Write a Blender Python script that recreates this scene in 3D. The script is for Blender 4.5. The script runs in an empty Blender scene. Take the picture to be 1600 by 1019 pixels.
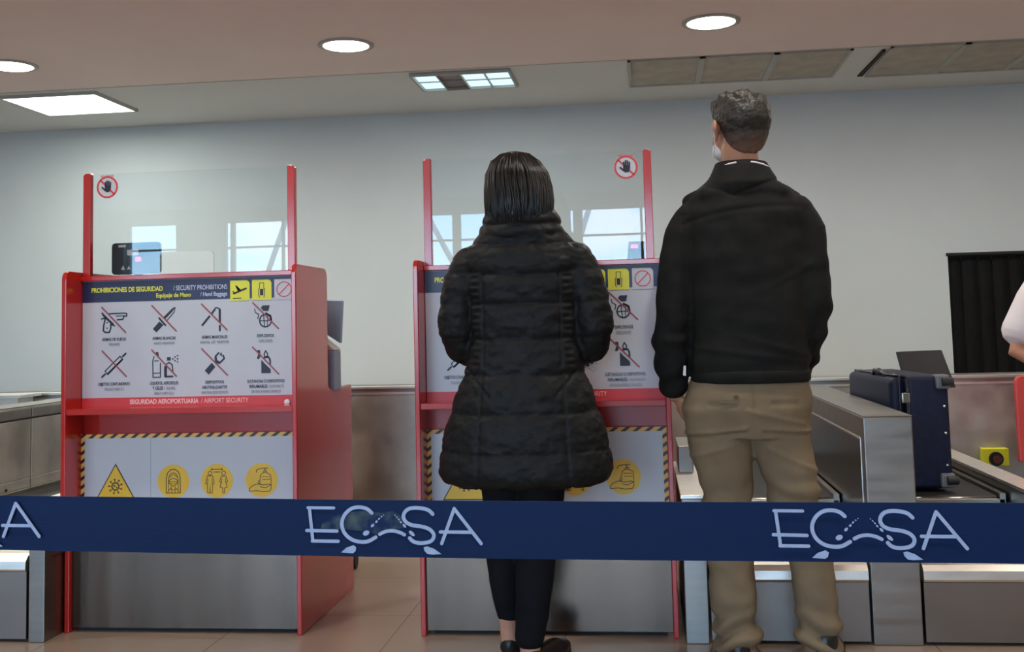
import bpy, bmesh, math, random
from mathutils import Vector, Matrix, noise
random.seed(7)
PI = math.pi
SC = bpy.context.scene
COL = SC.collection

# ------------------------------------------------------------------ camera
cam_d = bpy.data.cameras.new('camera'); cam = bpy.data.objects.new('camera', cam_d); COL.objects.link(cam)
SC.camera = cam
YAW, PIT, ROL = .11791, .07938, .02506
fw = Vector((-math.sin(YAW)*math.cos(PIT), math.cos(YAW)*math.cos(PIT), math.sin(PIT)))
rt = Vector((math.cos(YAW), math.sin(YAW), 0)); up = rt.cross(fw)
r2 = rt*math.cos(ROL) - up*math.sin(ROL); u2 = rt*math.sin(ROL) + up*math.cos(ROL)
cam.matrix_world = Matrix(((r2.x, u2.x, -fw.x, 0), (r2.y, u2.y, -fw.y, 0), (r2.z, u2.z, -fw.z, 1.06), (0, 0, 0, 1)))
cam_d.sensor_width = 36; cam_d.lens = 1697/1600*36; cam_d.shift_y = -(509.5-375)/1600
cam_d.clip_start = .02; cam_d.clip_end = 400
# ------------------------------------------------------------------ colour management
SC.view_settings.view_transform = 'Standard'; SC.view_settings.look = 'None'
SC.view_settings.gamma = 1; SC.view_settings.use_curve_mapping = False
SC.view_settings.exposure = 0.30
# ------------------------------------------------------------------ sky outside the windows behind the camera
SKY = 10.5
W = bpy.data.worlds.new('sky'); SC.world = W; W.use_nodes = True
nt = W.node_tree; nt.nodes.clear()
def N(nt, t, **k):
    n = nt.nodes.new(t)
    for a, b in k.items(): setattr(n, a, b)
    return n
wo = N(nt, 'ShaderNodeOutputWorld'); bg = N(nt, 'ShaderNodeBackground'); bg.inputs[1].default_value = SKY
tc = N(nt, 'ShaderNodeTexCoord'); sp = N(nt, 'ShaderNodeSeparateXYZ'); nt.links.new(tc.outputs['Generated'], sp.inputs[0])
gr = N(nt, 'ShaderNodeValToRGB'); nt.links.new(sp.outputs[2], gr.inputs[0])
el = gr.color_ramp.elements
el[0].position = 0.0; el[0].color = (.30, .31, .30, 1)
el[1].position = .03; el[1].color = (.50, .78, 1.0, 1)
e = el.new(.14); e.color = (.26, .58, 1.0, 1)
e = el.new(.6); e.color = (.16, .42, .95, 1)
ns = N(nt, 'ShaderNodeTexNoise'); ns.inputs['Scale'].default_value = 7; ns.inputs['Detail'].default_value = 6
mp = N(nt, 'ShaderNodeMapping'); mp.inputs['Scale'].default_value = (1, 1, 2.6)
nt.links.new(tc.outputs['Generated'], mp.inputs[0]); nt.links.new(mp.outputs[0], ns.inputs[0])
cr = N(nt, 'ShaderNodeValToRGB'); cr.color_ramp.elements[0].position = .47; cr.color_ramp.elements[1].position = .60
nt.links.new(ns.outputs[0], cr.inputs[0])
mx = N(nt, 'ShaderNodeMix', data_type='RGBA'); mx.inputs[7].default_value = (.66, .80, 1.0, 1)
mm = N(nt, 'ShaderNodeMath', operation='MULTIPLY'); mm2 = N(nt, 'ShaderNodeMath', operation='GREATER_THAN'); mm2.inputs[1].default_value = .0
nt.links.new(sp.outputs[2], mm2.inputs[0]); nt.links.new(cr.outputs[0], mm.inputs[0]); nt.links.new(mm2.outputs[0], mm.inputs[1])
nt.links.new(mm.outputs[0], mx.inputs[0]); nt.links.new(gr.outputs[0], mx.inputs[6]); nt.links.new(mx.outputs[2], bg.inputs[0]); nt.links.new(bg.outputs[0], wo.inputs[0])
# light portal over the window band behind the camera (samples the sky light that enters there)
pl = bpy.data.lights.new('window_portal', 'AREA'); pl.shape = 'RECTANGLE'; pl.size = 7.2; pl.size_y = 2.0
po = bpy.data.objects.new('window_portal', pl); COL.objects.link(po); po.location = (-3.0, -5.08, 1.5); po.rotation_euler = (PI/2, 0, 0)
pl.cycles.is_portal = True
DOWN_W = 16.0      # watt of each downlight
PANEL_W = 6.0

# ------------------------------------------------------------------ helpers
def tag(o, label=None, cat=None, group=None, kind=None):
    if label: o['label'] = label
    if cat: o['category'] = cat
    if group: o['group'] = group
    if kind: o['kind'] = kind
    return o
def empty(name, loc, rz=0):
    o = bpy.data.objects.new(name, None); o.empty_display_size = .1; COL.objects.link(o); o.location = loc; o.rotation_euler = (0, 0, rz); return o
def thing(name, loc, label, cat, group=None, rz=0):
    return tag(empty(name, loc, rz), label, cat, group)
def copy_tree(o, parent=None):
    c = o.copy(); COL.objects.link(c)
    if parent: c.parent = parent
    for ch in [x for x in o.children]: copy_tree(ch, c)
    return c

def mat(name, col, rough=.5, metal=0, var=.06, scale=8, bump=0, bscale=60, coat=0, stretch=(1, 1, 1), spec=.5, emit=None, es=0, rvar=0, col2=None, lo=.35, hi=.65, sheen=0):
    m = bpy.data.materials.new(name); m.use_nodes = True; t = m.node_tree; b = t.nodes['Principled BSDF']
    b.inputs['Roughness'].default_value = rough; b.inputs['Metallic'].default_value = metal
    b.inputs['Coat Weight'].default_value = coat; b.inputs['Coat Roughness'].default_value = .12
    b.inputs['Specular IOR Level'].default_value = spec
    if sheen: b.inputs['Sheen Weight'].default_value = sheen
    c = N(t, 'ShaderNodeTexCoord'); mpp = N(t, 'ShaderNodeMapping'); mpp.inputs['Scale'].default_value = stretch
    n = N(t, 'ShaderNodeTexNoise'); n.inputs['Scale'].default_value = scale; n.inputs['Detail'].default_value = 5
    t.links.new(c.outputs['Object'], mpp.inputs[0]); t.links.new(mpp.outputs[0], n.inputs[0])
    r = N(t, 'ShaderNodeValToRGB'); r.color_ramp.elements[0].position = lo; r.color_ramp.elements[1].position = hi
    a = tuple(max(0, x*(1-var)) for x in col); z = tuple(min(1, x*(1+var)) for x in col) if col2 is None else col2
    r.color_ramp.elements[0].color = (*a, 1); r.color_ramp.elements[1].color = (*z, 1)
    t.links.new(n.outputs[0], r.inputs[0]); t.links.new(r.outputs[0], b.inputs['Base Color'])
    if rvar:
        mr = N(t, 'ShaderNodeMapRange'); mr.inputs[1].default_value = .3; mr.inputs[2].default_value = .7
        mr.inputs[3].default_value = rough-rvar; mr.inputs[4].default_value = rough+rvar
        t.links.new(n.outputs[0], mr.inputs[0]); t.links.new(mr.outputs[0], b.inputs['Roughness'])
    if bump:
        n2 = N(t, 'ShaderNodeTexNoise'); n2.inputs['Scale'].default_value = bscale; n2.inputs['Detail'].default_value = 3
        t.links.new(mpp.outputs[0], n2.inputs[0])
        bp = N(t, 'ShaderNodeBump'); bp.inputs['Strength'].default_value = bump; bp.inputs['Distance'].default_value = .01
        t.links.new(n2.outputs[0], bp.inputs['Height']); t.links.new(bp.outputs[0], b.inputs['Normal'])
    if emit:
        b.inputs['Emission Color'].default_value = (*emit, 1); b.inputs['Emission Strength'].default_value = es
    m.diffuse_color = (*col, 1)
    return m

class MB:
    def __init__(s): s.bm = bmesh.new(); s.mi = 0
    def face(s, vs):
        try: f = s.bm.faces.new(vs); f.material_index = s.mi; return f
        except ValueError: return None
    def box(s, x0, x1, y0, y1, z0, z1):
        v = [s.bm.verts.new(p) for p in ((x0,y0,z0),(x1,y0,z0),(x1,y1,z0),(x0,y1,z0),(x0,y0,z1),(x1,y0,z1),(x1,y1,z1),(x0,y1,z1))]
        for q in ((0,3,2,1),(4,5,6,7),(0,1,5,4),(1,2,6,5),(2,3,7,6),(3,0,4,7)): s.face([v[i] for i in q])
        return s
    def hexa(s, b, t):
        v = [s.bm.verts.new(p) for p in list(b)+list(t)]
        for q in ((0,3,2,1),(4,5,6,7),(0,1,5,4),(1,2,6,5),(2,3,7,6),(3,0,4,7)): s.face([v[i] for i in q])
        return s
    def prism(s, pts, ax, a0, a1):
        """2D outline extruded along axis ax ('x': pts=(y,z); 'y': pts=(x,z); 'z': pts=(x,y))"""
        f = {'x': lambda p, a: (a, p[0], p[1]), 'y': lambda p, a: (p[0], a, p[1]), 'z': lambda p, a: (p[0], p[1], a)}[ax]
        A = [s.bm.verts.new(f(p, a0)) for p in pts]; B = [s.bm.verts.new(f(p, a1)) for p in pts]
        n = len(pts)
        s.face(A); s.face(B[::-1])
        for i in range(n): s.face([A[i], B[i], B[(i+1) % n], A[(i+1) % n]])
        return s
    def tube(s, p0, p1, r0, r1=None, n=16, cap=True):
        r1 = r0 if r1 is None else r1
        p0 = Vector(p0); p1 = Vector(p1); d = (p1-p0).normalized(); a = d.orthogonal().normalized(); b = d.cross(a)
        A = [s.bm.verts.new(p0+(a*math.cos(2*PI*i/n)+b*math.sin(2*PI*i/n))*r0) for i in range(n)]
        B = [s.bm.verts.new(p1+(a*math.cos(2*PI*i/n)+b*math.sin(2*PI*i/n))*r1) for i in range(n)]
        for i in range(n): s.face([A[i], A[(i+1) % n], B[(i+1) % n], B[i]])
        if cap: s.face(A[::-1]); s.face(B)
        return s
    def limb(s, pts, n=18, flat=1.0, ref=(0, 1, 0)):
        """tapered tube through (x,y,z,r) with round ends"""
        P = [Vector(p[:3]) for p in pts]; R = [p[3] for p in pts]
        d0 = (P[1]-P[0]).normalized(); d1 = (P[-1]-P[-2]).normalized()
        PP = [P[0]-d0*R[0]*c for c in (.97, .7, .35)]+P+[P[-1]+d1*R[-1]*c for c in (.35, .7, .97)]
        RR = [R[0]*c for c in (.22, .71, .94)]+R+[R[-1]*c for c in (.94, .71, .22)]
        rings = []
        for i, p in enumerate(PP):
            t = (PP[min(i+1, len(PP)-1)]-PP[max(i-1, 0)]).normalized()
            a = Vector(ref)-t*Vector(ref).dot(t)
            if a.length < .2: a = Vector((1, 0, 0))-t*t.x
            a.normalize(); b = t.cross(a)
            rings.append([s.bm.verts.new(p+(a*math.cos(2*PI*k/n)*flat+b*math.sin(2*PI*k/n))*RR[i]) for k in range(n)])
        for A, B in zip(rings, rings[1:]):
            for k in range(n): s.face([A[k], A[(k+1) % n], B[(k+1) % n], B[k]])
        s.face(rings[0][::-1]); s.face(rings[-1]); return s
    def rings(s, L, n=40, e=2.0):
        """horizontal super-elliptic rings (cx,cy,z,rx,ry) bottom to top or top to bottom"""
        rs = []
        for (cx, cy, z, rx, ry) in L:
            ring = []
            for k in range(n):
                a = 2*PI*k/n; c, q = math.cos(a), math.sin(a)
                ring.append(s.bm.verts.new((cx+rx*math.copysign(abs(c)**(2/e), c), cy+ry*math.copysign(abs(q)**(2/e), q), z)))
            rs.append(ring)
        for A, B in zip(rs, rs[1:]):
            for k in range(n): s.face([A[k], A[(k+1) % n], B[(k+1) % n], B[k]])
        s.face(rs[0][::-1]); s.face(rs[-1]); return s
    def ball(s, c, r, rot=None, nu=20, nv=12):
        r = (r, r, r) if not isinstance(r, (tuple, list)) else r
        M = Matrix.Translation(Vector(c)) @ (rot.to_4x4() if rot else Matrix.Identity(4)) @ Matrix.Diagonal((*r, 1))
        g = bmesh.ops.create_uvsphere(s.bm, u_segments=nu, v_segments=nv, radius=1, matrix=M)
        for f in {f for v in g['verts'] for f in v.link_faces}: f.material_index = s.mi
        return s
    def lathe(s, prof, c=(0, 0, 0), n=32):
        rs = [[s.bm.verts.new((c[0]+r*math.cos(2*PI*k/n), c[1]+r*math.sin(2*PI*k/n), c[2]+z)) for k in range(n)] for r, z in prof]
        for A, B in zip(rs, rs[1:]):
            for k in range(n): s.face([A[k], A[(k+1) % n], B[(k+1) % n], B[k]])
        s.face(rs[0][::-1]); s.face(rs[-1]); return s
    # ---- flat printing in the XZ plane, front at y
    def poly(s, pts, y=0, th=.0006):
        s.prism(pts, 'y', y-th, y); return s
    def disc(s, c, r, y=0, n=28, rx=None, rot=0):
        rx = rx or r
        s.poly([(c[0]+rx*math.cos(2*PI*k/n)*math.cos(rot)-r*math.sin(2*PI*k/n)*math.sin(rot), c[1]+rx*math.cos(2*PI*k/n)*math.sin(rot)+r*math.sin(2*PI*k/n)*math.cos(rot)) for k in range(n)], y); return s
    def stroke(s, pts, w, y=0, closed=False, round_=True):
        P = [Vector((p[0], p[1])) for p in pts]
        if closed: P = P+[P[0]]
        # one mitred ribbon
        n = len(P); L, Rr = [], []
        for i in range(n):
            if closed and i in (0, n-1): a = (P[n-1]-P[n-2]).normalized(); b = (P[1]-P[0]).normalized()
            else:
                a = (P[i]-P[i-1]).normalized() if i > 0 else None; b = (P[i+1]-P[i]).normalized() if i < n-1 else None
                a = a or b; b = b or a
            t = (a+b)
            t = t.normalized() if t.length > 1e-4 else a
            nn = Vector((-t.y, t.x)); c = max(.45, abs(nn.dot(Vector((-a.y, a.x)))))
            L.append(P[i]+nn*w/2/c); Rr.append(P[i]-nn*w/2/c)
        th = .0006
        vs = [[s.bm.verts.new((q.x, yy, q.y)) for q in (L[i], Rr[i]) for yy in (y-th, y)] for i in range(n)]
        for A, B in zip(vs, vs[1:]):
            s.face([A[0], A[2], B[2], B[0]]); s.face([A[1], B[1], B[3], A[3]]); s.face([A[0], B[0], B[1], A[1]]); s.face([A[2], A[3], B[3], B[2]])
        s.face([vs[0][0], vs[0][1], vs[0][3], vs[0][2]]); s.face([vs[-1][0], vs[-1][2], vs[-1][3], vs[-1][1]])
        if round_ and not closed:
            for p in (P[0], P[-1]): s.disc((p.x, p.y), w/2, y-.00005, 12)
        return s
    def build(s, name, mats, parent=None, smooth=False, bevel=0, loc=None, seg=2):
        bmesh.ops.recalc_face_normals(s.bm, faces=s.bm.faces)
        me = bpy.data.meshes.new(name); s.bm.to_mesh(me); s.bm.free()
        for m in (mats if isinstance(mats, (list, tuple)) else [mats]): me.materials.append(m)
        if smooth:
            for p in me.polygons: p.use_smooth = True
        o = bpy.data.objects.new(name, me); COL.objects.link(o)
        if parent: o.parent = parent
        if loc: o.location = loc
        if bevel:
            b = o.modifiers.new('bevel', 'BEVEL'); b.width = bevel; b.segments = seg; b.limit_method = 'ANGLE'; b.angle_limit = math.radians(40)
        return o
def struct(name, mb, m, **k): return tag(mb.build(name, m, **k), kind='structure')

_dg = None
def sculpt(name, mb, m, parent, org, voxel=.007, smooth=4, disp=None, smooth_after=0):
    """union of closed shapes -> one continuous skin, optionally displaced; org = parent's location"""
    bmesh.ops.recalc_face_normals(mb.bm, faces=mb.bm.faces)
    me = bpy.data.meshes.new(name+'_raw'); mb.bm.to_mesh(me); mb.bm.free()
    t = bpy.data.objects.new(name+'_raw', me); COL.objects.link(t)
    r = t.modifiers.new('r', 'REMESH'); r.mode = 'VOXEL'; r.voxel_size = voxel; r.use_smooth_shade = True
    if smooth: q = t.modifiers.new('s', 'SMOOTH'); q.factor = .5; q.iterations = smooth
    dg = bpy.context.evaluated_depsgraph_get(); dg.update()
    out = bpy.data.meshes.new_from_object(t.evaluated_get(dg)); out.name = name
    bpy.data.objects.remove(t); bpy.data.meshes.remove(me)
    if disp:
        no = [v.normal.copy() for v in out.vertices]
        for i, v in enumerate(out.vertices): v.co = v.co + disp(v.co, no[i])
    o = Vector(org)
    for v in out.vertices: v.co -= o
    out.materials.clear()
    for x in (m if isinstance(m, (list, tuple)) else [m]): out.materials.append(x)
    for p in out.polygons: p.use_smooth = True
    ob = bpy.data.objects.new(name, out); COL.objects.link(ob)
    if parent: ob.parent = parent
    return ob

def text(name, s, size, loc, m, parent, align='CENTER', bold=0, sx=1.0, th=.0004):
    """lettering facing -Y; size = capital height; loc = (x, y, z baseline)"""
    c = bpy.data.curves.new('t', 'FONT'); c.body = s; c.size = 1; c.align_x = align; c.offset = bold; c.extrude = .001
    t = bpy.data.objects.new('t', c); COL.objects.link(t)
    dg = bpy.context.evaluated_depsgraph_get(); dg.update()
    me = bpy.data.meshes.new_from_object(t.evaluated_get(dg)); bpy.data.objects.remove(t); bpy.data.curves.remove(c)
    k = size/.70
    for v in me.vertices:
        x, y, z = v.co; v.co = (x*k*sx, -z/.001*th, y*k)
    me.name = name; me.materials.clear(); me.materials.append(m)
    o = bpy.data.objects.new(name, me); COL.objects.link(o); o.parent = parent; o.location = loc
    return o
def add_light(name, kind, loc, energy, color, parent=None, **k):
    l = bpy.data.lights.new(name, kind); l.energy = energy; l.color = color
    for a, b in k.items(): setattr(l, a, b)
    o = bpy.data.objects.new(name, l); COL.objects.link(o); o.location = loc
    if parent: o.parent = parent
    return o

# ------------------------------------------------------------------ materials
M_wall = mat('painted_wall', (.69, .75, .745), .75, var=.02, scale=2, bump=.03, bscale=90)
M_ceilF = mat('warm_ceiling_front', (.96, .80, .73), .7, var=.02, scale=1.5)  # front ceiling in a warmer base colour than the rear
M_ceilB = mat('pale_ceiling_rear', (.78, .78, .74), .7, var=.02, scale=1.5)
M_red = mat('red_laminate', (.46, .017, .010), .18, var=.03, scale=3, spec=.5, coat=.45)
M_steel = mat('brushed_steel', (.33, .31, .28), .36, 1, var=.06, scale=3, bump=.004, bscale=14, stretch=(1, 1, 14), rvar=.07)
M_steelH = mat('brushed_steel_horizontal', (.35, .33, .30), .38, 1, var=.06, scale=3.2, bump=.004, bscale=12, stretch=(1, 6, 6), rvar=.08)
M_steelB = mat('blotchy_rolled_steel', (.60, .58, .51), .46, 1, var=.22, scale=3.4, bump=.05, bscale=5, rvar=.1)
M_lip = mat('polished_steel_lip', (.92, .88, .80), .38, 1, var=.06, scale=9, stretch=(1, 4, 4))
M_plate = mat('worn_kick_plate', (.165, .122, .092), .22, 1, var=.14, scale=3, bump=.30, bscale=2.0, stretch=(2.6, 1, .22), rvar=.03)
M_white = mat('printed_white', (.53, .535, .56), .35, var=.015)
M_navy = mat('printed_navy', (.012, .014, .065), .35, var=.05)
M_yel = mat('printed_yellow', (.76, .74, .03), .4, var=.04)
M_amber = mat('printed_amber', (.80, .48, .02), .4, var=.05)
M_ink = mat('printed_black', (.012, .010, .022), .45, var=.1)
M_brown = mat('printed_brown_line', (.10, .055, .01), .5)
M_grey = mat('printed_grey', (.30, .30, .33), .5)
M_slash = mat('printed_dark_red', (.33, .045, .055), .45)
M_pred = mat('printed_red', (.62, .03, .03), .4)
M_redtxt = mat('printed_pale_pink', (.90, .55, .50), .45)
M_lav = mat('printed_pale_blue', (.62, .66, .80), .45)
M_black = mat('black_plastic', (.012, .012, .014), .38, var=.15)
M_rub = mat('black_rubber_belt', (.018, .018, .018), .55, var=.3, scale=30, bump=.1)
M_strip = mat('black_rubber_strip', (.007, .007, .007), .7, var=.3, scale=6, stretch=(6, 1, 1), spec=.2)
M_grill = mat('dusty_grille', (.72, .66, .55), .7, var=.1)
M_dark = mat('dark_void', (.02, .018, .016), .8)
M_frame = mat('pale_ceiling_frame', (.50, .50, .46), .6)
M_greyplast = mat('grey_plastic', (.16, .16, .17), .5)
M_suit = mat('navy_suitcase_fabric', (.006, .010, .034), .5, var=.25, scale=40, bump=.12, bscale=300, spec=.3)
M_suitdk = mat('dark_suitcase_trim', (.008, .009, .018), .3)
M_blue = mat('slate_blue_plastic', (.25, .36, .48), .5)
M_beige = mat('off_white_plastic', (.62, .61, .56), .5)
M_fab = mat('black_puffer_nylon', (.0065, .0075, .008), .55, var=.2, scale=30, bump=.08, bscale=160, spec=.22)
M_jack = mat('black_jacket_cloth', (.0085, .0085, .0075), .8, var=.2, scale=20, bump=.08, bscale=200, spec=.22)
M_jean = mat('black_trouser_cloth', (.006, .007, .010), .8, var=.2, bump=.1, bscale=250, spec=.15)
M_khaki = mat('khaki_cotton', (.205, .155, .095), .85, var=.09, scale=9, bump=.12, bscale=350, spec=.15)
M_skin = mat('skin', (.52, .27, .18), .5, var=.06, scale=12)
M_skin2 = mat('tanned_skin', (.46, .22, .13), .48, var=.06, scale=12)
M_hairW = mat('sleek_black_hair', (.006, .005, .0045), .30, var=.3, scale=14, stretch=(14, 14, .5), bump=.15, bscale=16, spec=.4)
M_hairM = mat('short_dark_hair', (.022, .019, .015), .5, var=.4, scale=60, bump=.5, bscale=110, spec=.5)
M_shirt = mat('white_shirt_cotton', (.80, .74, .75), .8, var=.03, bump=.05, bscale=200)
M_mask = mat('white_face_mask', (.82, .82, .82), .8)
M_eye = mat('eye_white', (.8, .8, .78), .2)
M_shoe = mat('black_leather', (.012, .011, .011), .35)
M_tape = mat('navy_webbing', (.004, .016, .060), .6, var=.08, scale=4, bump=.06, bscale=400, stretch=(.25, 1, 3), spec=.15)
M_tapew = mat('worn_white_print', (.35, .42, .58), .6, var=.06, scale=200)
M_smudge = mat('greenish_grey_smear', (.008, .022, .075), .6, col2=(.085, .11, .10), scale=70, lo=.42, hi=.72, spec=.15)
M_chrome = mat('chrome', (.7, .7, .7), .15, 1)
M_pink_reflection = mat('magenta_painted_reflection', (.9, .05, .25), .4, emit=(1, .05, .3), es=1.6)  # glowing colour that stands in for a red sign's reflection
M_warm = mat('downlight_diffuser', (.9, .85, .8), .5, emit=(1, .93, .80), es=9)
M_cool = mat('panel_diffuser', (.9, .9, .9), .5, emit=(.95, 1, .97), es=4)
M_louv = mat('lit_louvre_cell', (.75, .8, .82), .3, emit=(.62, .90, 1), es=.85, var=.1, scale=26)
M_louvd = mat('unlit_cell_painted_reflection', (.20, .11, .10), .35, .3, var=.2, scale=20)  # unlit cell; its reddish reflection is put into the base colour

def fade_hair():
    m = mat('short_hair_with_faded_nape', (.022, .019, .015), .5, var=.4, scale=60, bump=.5, bscale=110, spec=.5)
    t = m.node_tree; b = t.nodes['Principled BSDF']; src = b.inputs['Base Color'].links[0].from_socket
    c = N(t, 'ShaderNodeTexCoord'); s_ = N(t, 'ShaderNodeSeparateXYZ'); t.links.new(c.outputs['Object'], s_.inputs[0])
    r = N(t, 'ShaderNodeMapRange'); r.inputs[1].default_value = 1.585; r.inputs[2].default_value = 1.655; t.links.new(s_.outputs[2], r.inputs[0])
    x = N(t, 'ShaderNodeMix', data_type='RGBA'); x.inputs[6].default_value = (.17, .095, .065, 1); t.links.new(r.outputs[0], x.inputs[0]); t.links.new(src, x.inputs[7]); t.links.new(x.outputs[2], b.inputs['Base Color'])
    return m
M_hairF = fade_hair()
def tile_mat():
    m = bpy.data.materials.new('tan_floor_tile'); m.use_nodes = True; t = m.node_tree; b = t.nodes['Principled BSDF']
    c = N(t, 'ShaderNodeTexCoord'); mp_ = N(t, 'ShaderNodeMapping'); mp_.inputs['Location'].default_value = (.9, -4.05, 0)
    br = N(t, 'ShaderNodeTexBrick'); br.offset = 0; br.squash = 1
    br.inputs['Scale'].default_value = 1; br.inputs['Brick Width'].default_value = .6; br.inputs['Row Height'].default_value = .6
    br.inputs['Mortar Size'].default_value = .0022; br.inputs['Mortar Smooth'].default_value = .2
    br.inputs['Color1'].default_value = (.36, .27, .195, 1); br.inputs['Color2'].default_value = (.375, .28, .205, 1); br.inputs['Mortar'].default_value = (.20, .14, .10, 1)
    n = N(t, 'ShaderNodeTexNoise'); n.inputs['Scale'].default_value = 5; n.inputs['Detail'].default_value = 6
    mxx = N(t, 'ShaderNodeMix', data_type='RGBA', blend_type='MULTIPLY'); mxx.inputs[0].default_value = .35
    t.links.new(c.outputs['Object'], mp_.inputs[0]); t.links.new(mp_.outputs[0], br.inputs[0]); t.links.new(c.outputs['Object'], n.inputs[0])
    t.links.new(br.outputs[0], mxx.inputs[6]); t.links.new(n.outputs[1], mxx.inputs[7]); 
    r = N(t, 'ShaderNodeValToRGB'); r.color_ramp.elements[0].color = (.8, .8, .8, 1); r.color_ramp.elements[1].color = (1, 1, 1, 1)
    t.links.new(n.outputs[0], r.inputs[0]); t.links.new(r.outputs[0], mxx.inputs[7]); t.links.new(mxx.outputs[2], b.inputs['Base Color'])
    b.inputs['Roughness'].default_value = .24
    return m
M_tile = tile_mat()
def glass_mat(name, ior=1.5, tint=(.97, .985, .985)):
    m = bpy.data.materials.new(name); m.use_nodes = True; t = m.node_tree; t.nodes.clear()
    o = N(t, 'ShaderNodeOutputMaterial'); f = N(t, 'ShaderNodeFresnel'); f.inputs[0].default_value = ior
    a = N(t, 'ShaderNodeBsdfTransparent'); g = N(t, 'ShaderNodeBsdfGlossy'); g.inputs['Roughness'].default_value = .004
    a.inputs[0].default_value = (*tint, 1); x = N(t, 'ShaderNodeMixShader')
    n = N(t, 'ShaderNodeTexNoise'); n.inputs['Scale'].default_value = 3.5; bp = N(t, 'ShaderNodeBump'); bp.inputs['Strength'].default_value = .012
    c = N(t, 'ShaderNodeTexCoord'); t.links.new(c.outputs['Object'], n.inputs[0]); t.links.new(n.outputs[0], bp.inputs['Height']); t.links.new(bp.outputs[0], g.inputs['Normal'])
    t.links.new(f.outputs[0], x.inputs[0]); t.links.new(a.outputs[0], x.inputs[1]); t.links.new(g.outputs[0], x.inputs[2]); t.links.new(x.outputs[0], o.inputs[0])
    return m
M_glass = glass_mat('clear_acrylic_screen', 1.48)
def hazard_mat():
    m = bpy.data.materials.new('hazard_stripe_tape'); m.use_nodes = True; t = m.node_tree; b = t.nodes['Principled BSDF']; b.inputs['Roughness'].default_value = .45
    c = N(t, 'ShaderNodeTexCoord'); s = N(t, 'ShaderNodeSeparateXYZ'); t.links.new(c.outputs['Object'], s.inputs[0])
    a = N(t, 'ShaderNodeMath', operation='MULTIPLY'); a.inputs[1].default_value = .75; t.links.new(s.outputs[0], a.inputs[0])
    d = N(t, 'ShaderNodeMath', operation='SUBTRACT'); t.links.new(a.outputs[0], d.inputs[0]); t.links.new(s.outputs[2], d.inputs[1])
    k = N(t, 'ShaderNodeMath', operation='MULTIPLY'); k.inputs[1].default_value = 1/.031; t.links.new(d.outputs[0], k.inputs[0])
    q = N(t, 'ShaderNodeMath', operation='FRACT'); t.links.new(k.outputs[0], q.inputs[0])
    g = N(t, 'ShaderNodeMath', operation='GREATER_THAN'); g.inputs[1].default_value = .42; t.links.new(q.outputs[0], g.inputs[0])
    x = N(t, 'ShaderNodeMix', data_type='RGBA'); x.inputs[6].default_value = (.012, .01, .012, 1); x.inputs[7].default_value = (.80, .45, .10, 1)
    t.links.new(g.outputs[0], x.inputs[0]); t.links.new(x.outputs[2], b.inputs['Base Color']); return m
M_haz = hazard_mat()

# ================================================================== ROOM
H = 2.6
struct('floor', MB().box(-8, 7, -5.2, 7.8, -.1, 0), M_tile)
# rear wall with the baggage hatch opening (X 2.05..3.1, Z .40..1.468)
w = MB(); w.box(-8, 2.05, 7.6, 7.8, 0, H+.1); w.box(3.15, 7, 7.6, 7.8, 0, H+.1); w.box(2.05, 3.15, 7.6, 7.8, 1.468, H+.1); w.box(2.05, 3.15, 7.6, 7.8, 0, .40)
struct('wall_back', w, M_wall)
struct('wall_left', MB().box(-8.2, -8, -5.2, 7.8, 0, H+.1), M_wall)
struct('wall_right', MB().box(7, 7.2, -5.2, 7.8, 0, H+.1), M_wall)
# window wall behind the camera: sill, head and solid ends
WT, WB, WX0, WX1 = 2.45, .45, -6.35, .62
w = MB(); w.box(-8, WX0, -5.2, -5, 0, H+.1); w.box(WX1, 7, -5.2, -5, 0, H+.1); w.box(WX0, WX1, -5.2, -5, 0, WB); w.box(WX0, WX1, -5.2, -5, WT, H+.1)
w.box(-5.67, -5.10, -5.2, -5, WB, WT)
struct('wall_front', w, M_wall)
wm = mat('window_frame_paint', (.45, .46, .46), .5)
def window(n, x0, x1, mull):
    f = MB(); t = .03
    f.box(x0, x1, -5.17, -5.1, WB, WB+t); f.box(x0, x1, -5.17, -5.1, WT-t, WT); f.box(x0, x0+t, -5.17, -5.1, WB, WT); f.box(x1-t, x1, -5.17, -5.1, WB, WT)
    f.box(x0, x1, -5.15, -5.12, 2.10, 2.125)
    for m_, w_ in mull: f.box(m_-w_/2, m_+w_/2, -5.17, -5.1, WB, WT)
    o = struct('window_%d' % n, f, wm)
    g = MB().box(x0+t, x1-t, -5.142, -5.138, WB+t, WT-t).build('window_pane', glass_mat('window_glass', 1.3), o)
window(1, WX0, -5.67, [])
window(2, -5.10, WX1, [(-4.99, .05), (-4.35, .025), (-3.3, .1), (-2.19, .10), (-.84, .05), (-.73, .11), (.02, .03)])
for i, (a, b, c, d) in enumerate([(-4.54, 2.6, -5.35, .4), (-6.05, 2.6, -5.2, 1.5), (-2.75, 2.6, -1.6, .4), (-1.35, .4, -.6, 2.6), (-3.6, .4, -3.05, 2.6)]):
    tag(MB().tube((a, -5.9, b), (c, -5.9, d), .035).build('steel_brace', wm, smooth=True), 'grey diagonal steel brace outside the window', 'brace', 'steel braces outside the windows')
ap = MB().box(-60, 60, -90, -6.2, -.25, -.15)
struct('floor_apron', ap, mat('apron_concrete', (.26, .26, .25), .8))

# ceiling: warm front part, paler rear part, a small step between, openings for panels and grilles
CY = 6.30
struct('ceiling', MB().box(-8, 7, -5.2, CY, H, H+.12), M_ceilF)
struct('ceiling_rear', MB().box(-8, 7, CY, 7.8, H+.012, H+.12), M_ceilB)
struct('trim_1', MB().box(-8, 7, CY-.008, CY+.006, H-.002, H+.02), M_frame)

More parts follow.
